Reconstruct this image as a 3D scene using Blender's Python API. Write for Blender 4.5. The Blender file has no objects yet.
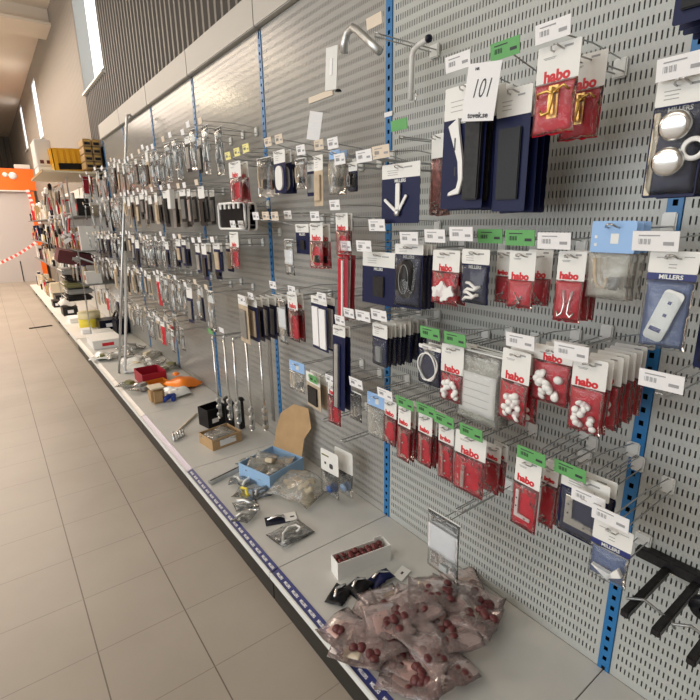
import bpy, bmesh, math, random
from mathutils import Vector, Matrix, noise
random.seed(11)
PI = math.pi
SC = bpy.context.scene
COL = SC.collection
# ---------------------------------------------------------------- camera
def make_camera():
    f, yaw, pitch, roll = 476.886, 0.637999, 0.263979, -0.0154572
    fw = Vector((math.sin(yaw)*math.cos(pitch), math.cos(yaw)*math.cos(pitch), -math.sin(pitch)))
    r = Vector((math.cos(yaw), -math.sin(yaw), 0)); u = r.cross(fw)
    r2 = r*math.cos(roll) + u*math.sin(roll); u2 = -r*math.sin(roll) + u*math.cos(roll)
    cam = bpy.data.cameras.new('camera'); cam.sensor_width = 36; cam.lens = f/700*36
    cam.clip_start = .02; cam.clip_end = 100
    o = bpy.data.objects.new('camera', cam); COL.objects.link(o)
    m = Matrix((r2, u2, -fw)).transposed().to_4x4(); m.translation = Vector((-1.28948, 0, 1.46745))
    o.matrix_world = m; SC.camera = o
make_camera()
w = bpy.data.worlds.new('world'); SC.world = w; w.use_nodes = True
w.node_tree.nodes['Background'].inputs[0].default_value = (.75, .85, 1, 1)
w.node_tree.nodes['Background'].inputs[1].default_value = .6
SC.view_settings.view_transform = 'Standard'; SC.view_settings.look = 'None'
SC.view_settings.gamma = 1; SC.view_settings.use_curve_mapping = False
SC.view_settings.exposure = 0.13
SC.cycles.transparent_max_bounces = 24
def area(name, loc, rot, sx, sy, power, col):
    l = bpy.data.lights.new(name, 'AREA'); l.shape = 'RECTANGLE'; l.size = sx; l.size_y = sy; l.energy = power; l.color = col
    o = bpy.data.objects.new(name, l); o.location = loc; o.rotation_euler = rot; COL.objects.link(o); return o
area('added_fill_left', (-7.8, 3.0, 2.2), (0, -PI/2, 0), 3.2, 9, 300, (.93, .97, 1))  # unseen area light added on the left as soft fill, no windows there
area('added_fill_far_aisle', (-2.2, 11.5, 4.25), (0, 0, 0), 2.5, 9, 440, (1, .84, .70))  # area light without a fixture, added to brighten the far aisle
area('added_fill_near_aisle', (-3.6, 1.0, 4.3), (0, 0, 0), 2.0, 5, 70, (1, .93, .84))  # added overhead fill for the near aisle, no lamp body
# ---------------------------------------------------------------- materials
M = {}
def mat(name, col, rough=.5, metal=0, spec=.5, emit=None, es=0, trans=0, noise_amt=0, nscale=20, bump=0, bscale=60, ior=1.45):
    m = bpy.data.materials.new(name); m.use_nodes = True
    nt = m.node_tree; b = nt.nodes['Principled BSDF']
    b.inputs['Base Color'].default_value = (*col, 1); b.inputs['Roughness'].default_value = rough
    b.inputs['Metallic'].default_value = metal; b.inputs['Specular IOR Level'].default_value = spec
    if emit: b.inputs['Emission Color'].default_value = (*emit, 1); b.inputs['Emission Strength'].default_value = es
    if trans: b.inputs['Transmission Weight'].default_value = trans
    tc = nt.nodes.new('ShaderNodeTexCoord')
    if noise_amt:
        n = nt.nodes.new('ShaderNodeTexNoise'); n.inputs['Scale'].default_value = nscale; n.inputs['Detail'].default_value = 4
        nt.links.new(tc.outputs['Object'], n.inputs['Vector'])
        r = nt.nodes.new('ShaderNodeValToRGB')
        r.color_ramp.elements[0].color = (*[max(0, c*(1-noise_amt)) for c in col], 1)
        r.color_ramp.elements[1].color = (*[min(1, c*(1+noise_amt)) for c in col], 1)
        r.color_ramp.elements[0].position = .3; r.color_ramp.elements[1].position = .7
        nt.links.new(n.outputs['Fac'], r.inputs[0]); nt.links.new(r.outputs[0], b.inputs['Base Color'])
    if bump:
        n = nt.nodes.new('ShaderNodeTexNoise'); n.inputs['Scale'].default_value = bscale
        nt.links.new(tc.outputs['Object'], n.inputs['Vector'])
        bp = nt.nodes.new('ShaderNodeBump'); bp.inputs['Strength'].default_value = bump; bp.inputs['Distance'].default_value = .003
        nt.links.new(n.outputs['Fac'], bp.inputs['Height']); nt.links.new(bp.outputs[0], b.inputs['Normal'])
    M[name] = m; return m
def film(name, col, haze=.15, rough=.12, bump=.8, bscale=45, tint=.4, fior=1.35):
    """thin clear plastic film: mostly see-through, a little milky, glossy"""
    m = bpy.data.materials.new(name); m.use_nodes = True; nt = m.node_tree; nt.nodes.clear()
    out = nt.nodes.new('ShaderNodeOutputMaterial'); t = nt.nodes.new('ShaderNodeBsdfTransparent')
    t.inputs[0].default_value = (*[1-tint+tint*c for c in col], 1)
    p = nt.nodes.new('ShaderNodeBsdfPrincipled'); p.inputs['Base Color'].default_value = (*col, 1); p.inputs['Roughness'].default_value = rough
    p.inputs['Specular IOR Level'].default_value = .8
    g = nt.nodes.new('ShaderNodeBsdfGlossy'); g.inputs['Roughness'].default_value = rough
    tc = nt.nodes.new('ShaderNodeTexCoord'); n = nt.nodes.new('ShaderNodeTexNoise'); n.inputs['Scale'].default_value = bscale
    nt.links.new(tc.outputs['Object'], n.inputs['Vector'])
    bp = nt.nodes.new('ShaderNodeBump'); bp.inputs['Strength'].default_value = bump; bp.inputs['Distance'].default_value = .006
    nt.links.new(n.outputs['Fac'], bp.inputs['Height'])
    nt.links.new(bp.outputs[0], p.inputs['Normal']); nt.links.new(bp.outputs[0], g.inputs['Normal'])
    m1 = nt.nodes.new('ShaderNodeMixShader'); m1.inputs[0].default_value = haze
    nt.links.new(t.outputs[0], m1.inputs[1]); nt.links.new(p.outputs[0], m1.inputs[2])
    m2 = nt.nodes.new('ShaderNodeMixShader')
    fr = nt.nodes.new('ShaderNodeFresnel'); fr.inputs[0].default_value = fior; nt.links.new(bp.outputs[0], fr.inputs['Normal'])
    nt.links.new(fr.outputs[0], m2.inputs[0]); nt.links.new(m1.outputs[0], m2.inputs[1]); nt.links.new(g.outputs[0], m2.inputs[2])
    nt.links.new(m2.outputs[0], out.inputs[0]); M[name] = m
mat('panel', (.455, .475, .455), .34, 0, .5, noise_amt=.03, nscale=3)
mat('panel_far_shaded', (.31, .30, .275), .2, 0, .22, noise_amt=.04, nscale=3)  # far bays: same sheet metal, dimmer light put into a darker colour
mat('panel_mid_shaded', (.36, .355, .335), .22, 0, .25, noise_amt=.04, nscale=3)  # third bay: milder shading put into the panel colour
mat('jamb', (.34, .35, .34), .6)
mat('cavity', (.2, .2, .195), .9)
mat('post_blue', (.02, .17, .42), .4)
mat('deck', (.54, .54, .515), .45, noise_amt=.07, nscale=4)
mat('kick', (.018, .017, .014), .5)
mat('trim', (.47, .45, .41), .55)
mat('corrugated', (.13, .118, .104), .55, .1)
mat('wall_sheet', (.27, .235, .2), .6)
mat('ceil', (.8, .71, .6), .8)
mat('wallpaint', (.5, .46, .42), .8)
mat('dark_clad', (.2, .18, .16), .7)
mat('chrome', (.75, .75, .74), .22, 1)
mat('wire', (.5, .5, .5), .3, .9)
mat('steel', (.6, .62, .62), .35, .9, noise_amt=.1)
mat('dull_steel', (.32, .33, .33), .4, .8)
mat('clear_plastic', (.72, .74, .72), .25)
mat('white_plastic', (.82, .82, .8), .35)
mat('white_card', (.8, .8, .77), .55)
mat('white_paper', (.84, .84, .85), .7)
mat('cream_card', (.72, .64, .5), .6)
mat('beige_ticket', (.72, .62, .5), .6)
mat('green_ticket', (.13, .4, .13), .6)
mat('yellow_ticket', (.85, .78, .3), .6)
mat('ink', (.04, .04, .05), .6)
mat('grey_ink', (.35, .35, .36), .7)
mat('red', (.56, .008, .03), .4, 0, .3, noise_amt=.12, nscale=30)
mat('red_print', (.62, .02, .03), .5)
mat('navy', (.006, .01, .055), .45, 0, .25)
mat('navy_dark', (.004, .006, .022), .3, 0, .3)
mat('navy_bag', (.04, .1, .3), .35)
mat('navy_print', (.02, .03, .16), .5)
mat('sky_blue', (.3, .5, .82), .5)
mat('brass', (.75, .5, .14), .28, .9)
mat('black', (.008, .008, .01), .35, 0, .25)
mat('dark_item', (.016, .015, .016), .4, 0, .3, noise_amt=.5, nscale=60)
mat('tan_item', (.5, .4, .28), .6, noise_amt=.15, nscale=30)
mat('pink_foil', (.6, .3, .3), .3, .3, noise_amt=.4, nscale=60)
mat('blue_tint', (.3, .42, .62), .3)
mat('kraft', (.46, .3, .15), .75, noise_amt=.08, nscale=15)
mat('carton_blue', (.32, .52, .78), .5)
mat('orange', (.95, .25, .02), .35)
mat('amber', (.6, .22, .03), .25)
mat('mustard', (.75, .4, .02), .45)
mat('maroon', (.1, .02, .025), .5)
mat('crimson', (.35, .01, .03), .5)
mat('plug', (.13, .02, .02), .45)
mat('slip_pink', (.62, .42, .38), .6)
mat('bronze_plug', (.1, .02, .022), .4)
mat('egg', (.4, .26, .12), .6)
mat('olive', (.2, .19, .08), .5)
mat('grey_item', (.3, .3, .29), .5)
mat('wood_white', (.72, .62, .45), .6)
mat('lid_yellow', (.75, .62, .05), .5)
mat('pale_yellow', (.85, .75, .45), .6)
mat('shelf_white', (.75, .72, .68), .45)
mat('sign_orange', (.95, .17, .01), .5)
mat('door_grey', (.55, .52, .52), .5)
mat('tape_red', (.85, .12, .1), .5)
mat('royal', (.02, .06, .35), .4)
mat('window_glow', (1, 1, 1), .5, emit=(.93, .97, 1), es=1.15)
mat('tube_glow', (1, 1, 1), .5, emit=(1, .84, .55), es=75)
mat('frame_white', (.75, .77, .75), .5)
film('film', (.85, .87, .87), .06, .12, .45)
film('film_red', (.9, .75, .75), .045)
film('film_pink', (1, .78, .76), .17, .16, .9, 30, .12, 1.5)
film('film_blue', (.35, .5, .8), .22)
mat('lilac_strip', (.42, .38, .5), .3)
film('film_milk', (.85, .85, .8), .2, .15)
film('glass_holder', (.85, .87, .87), .25, .1, .1)
# floor with square tiles
def floor_material():
    m = bpy.data.materials.new('floor_tiles'); m.use_nodes = True; nt = m.node_tree; b = nt.nodes['Principled BSDF']
    tc = nt.nodes.new('ShaderNodeTexCoord'); sp = nt.nodes.new('ShaderNodeSeparateXYZ'); nt.links.new(tc.outputs['Object'], sp.inputs[0])
    def line(sock, off, pitch, half):
        a = nt.nodes.new('ShaderNodeMath'); a.operation = 'SUBTRACT'; a.inputs[1].default_value = off - pitch*100; nt.links.new(sock, a.inputs[0])
        d = nt.nodes.new('ShaderNodeMath'); d.operation = 'DIVIDE'; d.inputs[1].default_value = pitch; nt.links.new(a.outputs[0], d.inputs[0])
        f = nt.nodes.new('ShaderNodeMath'); f.operation = 'FRACT'; nt.links.new(d.outputs[0], f.inputs[0])
        p = nt.nodes.new('ShaderNodeMath'); p.operation = 'PINGPONG'; p.inputs[1].default_value = .5; nt.links.new(f.outputs[0], p.inputs[0])
        c = nt.nodes.new('ShaderNodeMath'); c.operation = 'LESS_THAN'; c.inputs[1].default_value = half/pitch; nt.links.new(p.outputs[0], c.inputs[0])
        return c.outputs[0]
    lx = line(sp.outputs[0], -1.2122, .31, .0022); ly = line(sp.outputs[1], 1.948, .3096, .0015)
    n = nt.nodes.new('ShaderNodeTexNoise'); n.inputs['Scale'].default_value = 1.7; n.inputs['Detail'].default_value = 6; nt.links.new(tc.outputs['Object'], n.inputs['Vector'])
    r = nt.nodes.new('ShaderNodeValToRGB'); r.color_ramp.elements[0].color = (.325, .288, .243, 1); r.color_ramp.elements[1].color = (.39, .35, .3, 1)
    r.color_ramp.elements[0].position = .3; r.color_ramp.elements[1].position = .7
    nt.links.new(n.outputs['Fac'], r.inputs[0])
    m1 = nt.nodes.new('ShaderNodeMixRGB'); m1.inputs[2].default_value = (.13, .11, .09, 1); nt.links.new(lx, m1.inputs[0]); nt.links.new(r.outputs[0], m1.inputs[1])
    m2 = nt.nodes.new('ShaderNodeMixRGB'); m2.inputs[2].default_value = (.22, .19, .16, 1); nt.links.new(ly, m2.inputs[0]); nt.links.new(m1.outputs[0], m2.inputs[1])
    nt.links.new(m2.outputs[0], b.inputs['Base Color']); b.inputs['Roughness'].default_value = .42
    M['floor_tiles'] = m
floor_material()
# ---------------------------------------------------------------- mesh helpers
def mesh(bm, material, smooth=False):
    me = bpy.data.meshes.new('mesh'); bmesh.ops.recalc_face_normals(bm, faces=bm.faces); bm.to_mesh(me); bm.free()
    me.materials.append(M[material])
    if smooth:
        for p in me.polygons: p.use_smooth = True
    return me
def put(name, me, parent=None, loc=(0, 0, 0), rot=(0, 0, 0)):
    o = bpy.data.objects.new(name, me); COL.objects.link(o)
    if parent: o.parent = parent
    o.location = loc; o.rotation_euler = rot
    return o
def tag(o, label, cat, group=None, kind=None):
    if label: o['label'] = label
    if cat: o['category'] = cat
    if group: o['group'] = group
    if kind: o['kind'] = kind
    return o
def thing(name, label, cat, loc=(0, 0, 0), rot=(0, 0, 0), group=None):
    o = bpy.data.objects.new(name, None); COL.objects.link(o); o.empty_display_size = .02
    o.location = loc; o.rotation_euler = rot; return tag(o, label, cat, group)
def struct(name, me, loc=(0, 0, 0), label=None):
    o = put(name, me, None, loc); o['kind'] = 'structure'
    if label: o['label'] = label
    return o
def copy_tree(o, parent=None):
    c = o.copy(); COL.objects.link(c)
    if parent: c.parent = parent
    for ch in o.children: copy_tree(ch, c)
    return c
def box(bm, x0, x1, y0, y1, z0, z1, mtx=None):
    vs = [bm.verts.new(Vector(p)) for p in ((x0,y0,z0),(x1,y0,z0),(x1,y1,z0),(x0,y1,z0),(x0,y0,z1),(x1,y0,z1),(x1,y1,z1),(x0,y1,z1))]
    if mtx:
        for v in vs: v.co = mtx @ v.co
    for f in ((0,3,2,1),(4,5,6,7),(0,1,5,4),(1,2,6,5),(2,3,7,6),(3,0,4,7)): bm.faces.new([vs[i] for i in f])
def bxm(x0, x1, y0, y1, z0, z1, material, bevel=0):
    bm = bmesh.new(); box(bm, x0, x1, y0, y1, z0, z1)
    if bevel: bmesh.ops.bevel(bm, geom=list(bm.edges), offset=bevel, segments=2, affect='EDGES')
    return mesh(bm, material)
def prism(bm, pts, y0, y1):
    """outline in xz extruded along y"""
    a = [bm.verts.new((x, y0, z)) for x, z in pts]; b = [bm.verts.new((x, y1, z)) for x, z in pts]
    n = len(pts); bm.faces.new(a); bm.faces.new(b[::-1])
    for i in range(n): bm.faces.new((a[i], b[i], b[(i+1) % n], a[(i+1) % n]))
def rrect(cx, cz, w, h, r, n=4):
    pts = []
    for sx, sz, a0 in ((1, 1, 0), (-1, 1, PI/2), (-1, -1, PI), (1, -1, 1.5*PI)):
        for i in range(n+1):
            a = a0 + i*PI/2/n; pts.append((cx+sx*(w/2-r)+r*math.cos(a), cz+sz*(h/2-r)+r*math.sin(a)))
    return pts
def tube(bm, pts, rad, seg=8, cap=True, rads=None):
    P = [Vector(p) for p in pts]; rings = []; up = Vector((0, 0, 1)); prev = None
    for i, p in enumerate(P):
        t = (P[min(i+1, len(P)-1)] - P[max(i-1, 0)]).normalized()
        if prev is None:
            a = t.cross(up) if abs(t.dot(up)) < .95 else t.cross(Vector((1, 0, 0)))
        else: a = prev - t*prev.dot(t)
        a.normalize(); prev = a; b = t.cross(a); rr = rads[i] if rads else rad
        rings.append([bm.verts.new(p + (a*math.cos(2*PI*k/seg) + b*math.sin(2*PI*k/seg))*rr) for k in range(seg)])
    for i in range(len(rings)-1):
        for k in range(seg): bm.faces.new((rings[i][k], rings[i][(k+1) % seg], rings[i+1][(k+1) % seg], rings[i+1][k]))
    if cap: bm.faces.new(rings[0][::-1]); bm.faces.new(rings[-1])
def tubem(pts, rad, material, seg=8, rads=None):
    bm = bmesh.new(); tube(bm, pts, rad, seg, True, rads); return mesh(bm, material, True)
def lathe(bm, prof, seg=20, mtx=None):
    rings = []
    for r, z in prof:
        if r < 1e-6: rings.append([bm.verts.new((0, 0, z))])
        else: rings.append([bm.verts.new((r*math.cos(2*PI*k/seg), r*math.sin(2*PI*k/seg), z)) for k in range(seg)])
    for A, B in zip(rings, rings[1:]):
        for k in range(seg):
            k2 = (k+1) % seg
            if len(A) == 1 and len(B) == 1: continue
            if len(A) == 1: bm.faces.new((A[0], B[k2], B[k]))
            elif len(B) == 1: bm.faces.new((A[k], A[k2], B[0]))
            else: bm.faces.new((A[k], A[k2], B[k2], B[k]))
    if mtx:
        for v in bm.verts: v.co = mtx @ v.co
def lathem(prof, material, seg=20, mtx=None, smooth=True):
    bm = bmesh.new(); lathe(bm, prof, seg, mtx); return mesh(bm, material, smooth)
CACHE = {}
def cached(key, fn):
    if key not in CACHE: CACHE[key] = fn()
    return CACHE[key]
FACE = Matrix.Rotation(PI/2, 4, 'X')     # text plane -> card front
def text_mesh(s, size, material, extrude=.0004, bold=0, shear=0, sx=1):
    def build():
        cu = bpy.data.curves.new('t', 'FONT'); cu.body = s; cu.size = size; cu.extrude = extrude; cu.offset = bold
        cu.align_x = 'CENTER'; cu.align_y = 'CENTER'; cu.shear = shear; cu.resolution_u = 3
        o = bpy.data.objects.new('t', cu); COL.objects.link(o)
        dg = bpy.context.evaluated_depsgraph_get(); dg.update()
        me = bpy.data.meshes.new_from_object(o.evaluated_get(dg)); bpy.data.objects.remove(o)
        for v in me.vertices: v.co = FACE @ Vector((v.co.x*sx, v.co.y, v.co.z))
        me.materials.clear(); me.materials.append(M[material]); return me
    return cached(('text', s, round(size, 4), material, bold, shear, sx), build)
# clear bag: closed pillow, front at -y
def bag_mesh(w, h, bulge, material, seed=0, ragged=.006, nx=9, nz=11, wrinkle=.0025):
    bm = bmesh.new(); G = []
    for side in (-1, 1):
        g = []
        for j in range(nz+1):
            row = []
            for i in range(nx+1):
                u, v = i/nx, j/nz
                e = min(1, 4*u*(1-u))**.6 * min(1, 5*v*(1-v))**.6
                nn = noise.noise(Vector((u*3.1+seed*7, v*3.7, side*2+seed)))
                x = (u-.5)*w*(1-.03*math.sin(PI*v)) + nn*.002; z = -h*v + (ragged*noise.noise(Vector((u*9+seed*3, 1, 0))) if j == nz else 0)
                y = side*(.0012+bulge*e*(.55 if side > 0 else 1)*(.5+v*.7)) + e*wrinkle*noise.noise(Vector((u*9+seed, v*11, side*5)))*2
                if side > 0: y = abs(y)*.4
                row.append(bm.verts.new((x, y, z)))
            g.append(row)
        G.append(g)
    for s, g in enumerate(G):
        for j in range(nz):
            for i in range(nx):
                q = (g[j][i], g[j][i+1], g[j+1][i+1], g[j+1][i]); bm.faces.new(q if s == 0 else q[::-1])
    A, B = G
    for i in range(nx):
        bm.faces.new((A[0][i], B[0][i], B[0][i+1], A[0][i+1])); bm.faces.new((A[nz][i], A[nz][i+1], B[nz][i+1], B[nz][i]))
    for j in range(nz):
        bm.faces.new((A[j][0], A[j+1][0], B[j+1][0], B[j][0])); bm.faces.new((A[j][nx], B[j][nx], B[j+1][nx], A[j+1][nx]))
    return mesh(bm, material, True)
def wavy_card(w, z0, z1, material, seed=0, amp=.002, ragged=.004):
    bm = bmesh.new(); nx, nz = 8, 8; G = []
    for y0 in (0, .0012):
        g = []
        for j in range(nz+1):
            row = []
            for i in range(nx+1):
                u, v = i/nx, j/nz
                row.append(bm.verts.new(((u-.5)*w, y0+amp*v*noise.noise(Vector((u*5+seed, v*4, 3))), z0+(z1-z0)*v + (ragged*noise.noise(Vector((u*7+seed*5, 4, 0))) if j == nz else 0))))
            g.append(row)
        G.append(g)
    A, B = G
    for s, g in enumerate(G):
        for j in range(nz):
            for i in range(nx):
                q = (g[j][i], g[j][i+1], g[j+1][i+1], g[j+1][i]); bm.faces.new(q if s == 0 else q[::-1])
    for i in range(nx):
        bm.faces.new((A[0][i], B[0][i], B[0][i+1], A[0][i+1])); bm.faces.new((A[nz][i], A[nz][i+1], B[nz][i+1], B[nz][i]))
    for j in range(nz):
        bm.faces.new((A[j][0], A[j+1][0], B[j+1][0], B[j][0])); bm.faces.new((A[j][nx], B[j][nx], B[j+1][nx], A[j+1][nx]))
    return mesh(bm, material, True)
# ---------------------------------------------------------------- setting
ZS = .14                                  # top of the base shelves
def plane_box(name, x0, x1, y0, y1, z0, z1, material): return struct(name, bxm(x0, x1, y0, y1, z0, z1, material))
plane_box('floor', -9, 1, -3.5, 25, -.1, 0, 'floor_tiles')
plane_box('wall_left', -9.1, -9, -3.5, 25, 0, 4.8, 'wallpaint')
plane_box('wall_back', -9, 1, -3.6, -3.5, 0, 4.8, 'wallpaint')
plane_box('ceiling', -9, 1, -3.6, 25, 4.62, 4.75, 'ceil')
def corr(y0, y1, z0, z1, x=.05, axis='y', pitch=.1, dep=.03):
    bm = bmesh.new(); pts = []; y = y0
    while y < y1-1e-6:
        for f, d in ((0, 0), (.3, 0), (.45, 1), (.85, 1)):
            yy = y+f*pitch
            if yy <= y1: pts.append((yy, d*dep))
        y += pitch
    pts.append((y1, 0)); cols = []
    for yy, d in pts:
        for s in ((x+d, yy) if axis == 'y' else (yy, x+d),):
            cols.append((bm.verts.new((s[0], s[1], z0)), bm.verts.new((s[0], s[1], z1))))
    for a, b in zip(cols, cols[1:]): bm.faces.new((a[0], b[0], b[1], a[1]))
    return mesh(bm, 'corrugated' if axis == 'y' else 'dark_clad')
WINS = [(6.2, 7.4, 3.1, 4.6), (12.35, 13.1, 3.27, 4.35), (15.95, 16.6, 3.47, 4.5)]
def wall_right():
    bm = bmesh.new()
    segs = [(-3.5, 6.2, 2.4, 4.62), (6.2, 7.4, 2.4, 3.1), (7.4, 12.35, 0, 4.62), (12.35, 13.1, 0, 3.27), (12.35, 13.1, 4.35, 4.62),
            (13.1, 15.95, 0, 4.62), (15.95, 16.6, 0, 3.47), (15.95, 16.6, 4.5, 4.62), (16.6, 25, 0, 4.62)]
    out = None
    allm = bmesh.new()
    for s in segs: allm.from_mesh(corr(*s, dep=.028 if s[0] < 7 else .006))
    for f in allm.faces: f.material_index = 1 if f.calc_center_median().y > 7.4 else 0
    me = mesh(allm, 'corrugated'); me.materials.append(M['wall_sheet']); return me
struct('wall_right', wall_right())
plane_box('wall_right_back', .5, .55, -3.5, 25, 0, 4.7, 'wallpaint')
struct('wall_far', corr(-9, 1, 0, 4.62, 22.5, 'x', .2, .05))
for i, (a, b, c, d) in enumerate(WINS):
    bm = bmesh.new(); e = .19 if i == 0 else .07
    box(bm, .05, e, b, b+.02, c, d); box(bm, .05, e, a-.02, a, c, d); box(bm, .04, e, a, b, c-.02, c); box(bm, .05, e, a, b, d, d+.02)
    wn = struct('window_%d' % (i+1), mesh(bm, 'jamb'))
    g = put('window_pane', bxm(e, e+.02, a, b, c, d, 'window_glow'), wn)
    put('window_sill', bxm(.02, .07, a-.03, b+.03, c-.04, c-.018, 'frame_white'), wn)
# concrete beam across the hall
plane_box('trim_beam', -9, .05, 9.35, 9.75, 4.40, 4.62, 'ceil')
plane_box('trim_beam_flange', -9, .05, 9.2, 9.9, 4.36, 4.40, 'ceil')
# far partition: grey panel with an orange header
dr = struct('door_1', bxm(-3.6, -.14, 15.9, 15.98, 0, 2.36, 'door_grey'))
put('door_seam', bxm(-.62, -.6, 15.89, 15.9, 0, .55, 'dark_item'), dr)
plane_box('trim_orange_post', -.14, -.02, 15.84, 16.0, 0, 2.36, 'sign_orange')
# ledge above the back panels
for k in range(7):
    struct('trim_ledge', bxm(-.03, .05, -.53+k, .466+k, 2.415, 2.57, 'trim', .004))
# ---------------------------------------------------------------- shelving
def slotted_panel(sw=.0036, sh=.019, material='panel'):
    verts, faces = [], []
    cp, rp = .0115, .0365
    W, H = .964, 2.27; nc = int((W-.02)/cp); nr = int((H-.02)/rp)
    x0 = (W-nc*cp)/2; z0 = (H-nr*rp)/2
    def q(a, b, c, d):     # y range a..b, z range c..d
        n = len(verts); verts.extend([(0, a, c), (0, b, c), (0, b, d), (0, a, d)]); faces.append((n, n+1, n+2, n+3))
    q(0, x0, 0, H); q(W-x0, W, 0, H); q(x0, W-x0, 0, z0); q(x0, W-x0, H-z0, H)
    for r in range(nr):
        z = z0+r*rp; mz = (rp-sh)/2
        q(x0, W-x0, z, z+mz); q(x0, W-x0, z+rp-mz, z+rp)
        for c in range(nc+1):
            a = x0 + (c-1)*cp + (cp+sw)/2 if c else x0
            b = x0 + c*cp + (cp-sw)/2 if c < nc else W-x0
            q(a, b, z+mz, z+rp-mz)
    me = bpy.data.meshes.new('mesh'); me.from_pydata(verts, [], faces); me.materials.append(M[material]); return me
PM = slotted_panel(); PM2 = slotted_panel(.0028, .016, 'panel_mid_shaded'); PM3 = slotted_panel(.0022, .013, 'panel_far_shaded'); RM = bxm(.028, .034, 0, .964, 0, 2.27, 'cavity')
FR = bmesh.new()
for a, b, c, d in ((0, .964, 0, .012), (0, .964, 2.258, 2.27)): box(FR, .0005, .03, a, b, c, d)
FR = mesh(FR, 'panel')
ORD = ['nearest', 'second', 'third', 'fourth', 'fifth', 'sixth', 'seventh']
BAYS = ['cut by the right edge', 'between the right and middle blue posts', 'left of the middle blue post', 'behind the steel drop bolts', 'behind the crowded fittings', 'behind the leaning metal poles', 'at the far end']
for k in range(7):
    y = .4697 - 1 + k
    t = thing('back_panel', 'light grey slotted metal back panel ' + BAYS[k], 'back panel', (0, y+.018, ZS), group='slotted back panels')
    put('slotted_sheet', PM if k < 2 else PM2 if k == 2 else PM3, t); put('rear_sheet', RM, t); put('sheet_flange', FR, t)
def post_mesh():
    bm = bmesh.new(); H = 2.26; p = .0365; sw = .011; sh = .014; W = .034; n = int(H/p)
    def q(a, b, c, d): 
        vs = [bm.verts.new(v) for v in ((-.004, a, c), (-.004, b, c), (-.004, b, d), (-.004, a, d))]; bm.faces.new(vs)
    q(-W/2, -sw/2, 0, H); q(sw/2, W/2, 0, H)
    for i in range(n): q(-sw/2, sw/2, i*p+(sh if i else 0), (i+1)*p) if 0 else q(-sw/2, sw/2, i*p+sh, (i+1)*p)
    for s in (-1, 1):
        box(bm, -.004, .03, s*W/2-(.001 if s > 0 else 0), s*W/2+(.001 if s < 0 else 0), 0, H)
    return mesh(bm, 'post_blue')
POST = post_mesh(); PB = bxm(.015, .02, -.015, .015, 0, 2.26, 'black')
for k in range(7):
    t = thing('shelving_post', 'blue slotted steel upright, %s post from the right' % ORD[k], 'upright', (0, .4697+k, ZS), group='blue slotted uprights')
    put('slotted_channel', POST, t); put('inner_web', PB, t)
def strip_mesh(material, x0, x1, z0, z1, y0, y1, t=.002):
    bm = bmesh.new(); vs = []
    for yy in (y0, y1):
        vs.append([bm.verts.new((x, yy, z)) for x, z in ((x0, z0), (x1, z1), (x1, z1+t), (x0, z0+t))])
    a, b = vs
    bm.faces.new(a); bm.faces.new(b[::-1])
    for i in range(4): bm.faces.new((a[i], b[i], b[(i+1) % 4], a[(i+1) % 4]))
    return mesh(bm, material)
for k in range(7):
    y = .4697 - 1 + k
    t = thing('base_shelf', 'grey steel base shelf, %s section from the right' % ORD[k], 'shelf', (0, y, 0), group='grey base shelf sections')
    put('deck', bxm(-.57, -.001, .0015, .9985, ZS-.03, ZS, 'deck', .001), t)
    tk = put('ticket_strip', strip_mesh('navy_print' if k < 3 else 'lilac_strip' if k == 3 else 'shelf_white', -.605, -.571, ZS-.012, ZS-.001, .003, .997), t)
    if k < 4:
        for j in range(17 if k < 3 else 0):
            me = text_mesh('MILLERS', .0145, 'white_paper', .0002, .0004, 0, .8)
            o = put('strip_lettering', me, tk, (-.5885, .03+j*.058, ZS-.0035)); o.rotation_euler = (0, 0, -PI/2)
            o.rotation_mode = 'XYZ'; o.rotation_euler = Matrix(((0, math.cos(.31), -math.sin(.31)), (-1, 0, 0), (0, math.sin(.31), math.cos(.31)))).to_euler() if 0 else (Matrix.Rotation(-PI/2, 3, 'Z') @ Matrix.Rotation(-1.26, 3, 'X')).to_euler()
    put('front_lip', bxm(-.613, -.605, .0015, .9985, ZS-.028, ZS-.002, 'frame_white', .0015), t)
    put('front_rail', bxm(-.605, -.58, .0015, .9985, ZS-.04, ZS-.014, 'deck'), t)
for k in range(7):
    y = .4697 - 1 + k
    t = thing('kick_panel', ('dark brown kick panel under the shelf, %s from the right' if k < 4 else 'grey brown kick panel under the shelf, %s from the right') % ORD[k], 'kick panel', (-.598, y, 0), group='kick panels')
    put('panel_sheet', bxm(0, .012, .003, .997, .002, ZS-.04, 'kick', .001), t)
    if k == 1: put('screw', lathem([(0, .003), (.004, .002), (.005, 0), (0, 0)], 'steel', 10, Matrix.Translation((-.0005, .28, .03)) @ Matrix.Rotation(-PI/2, 4, 'Y')), t)
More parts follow.
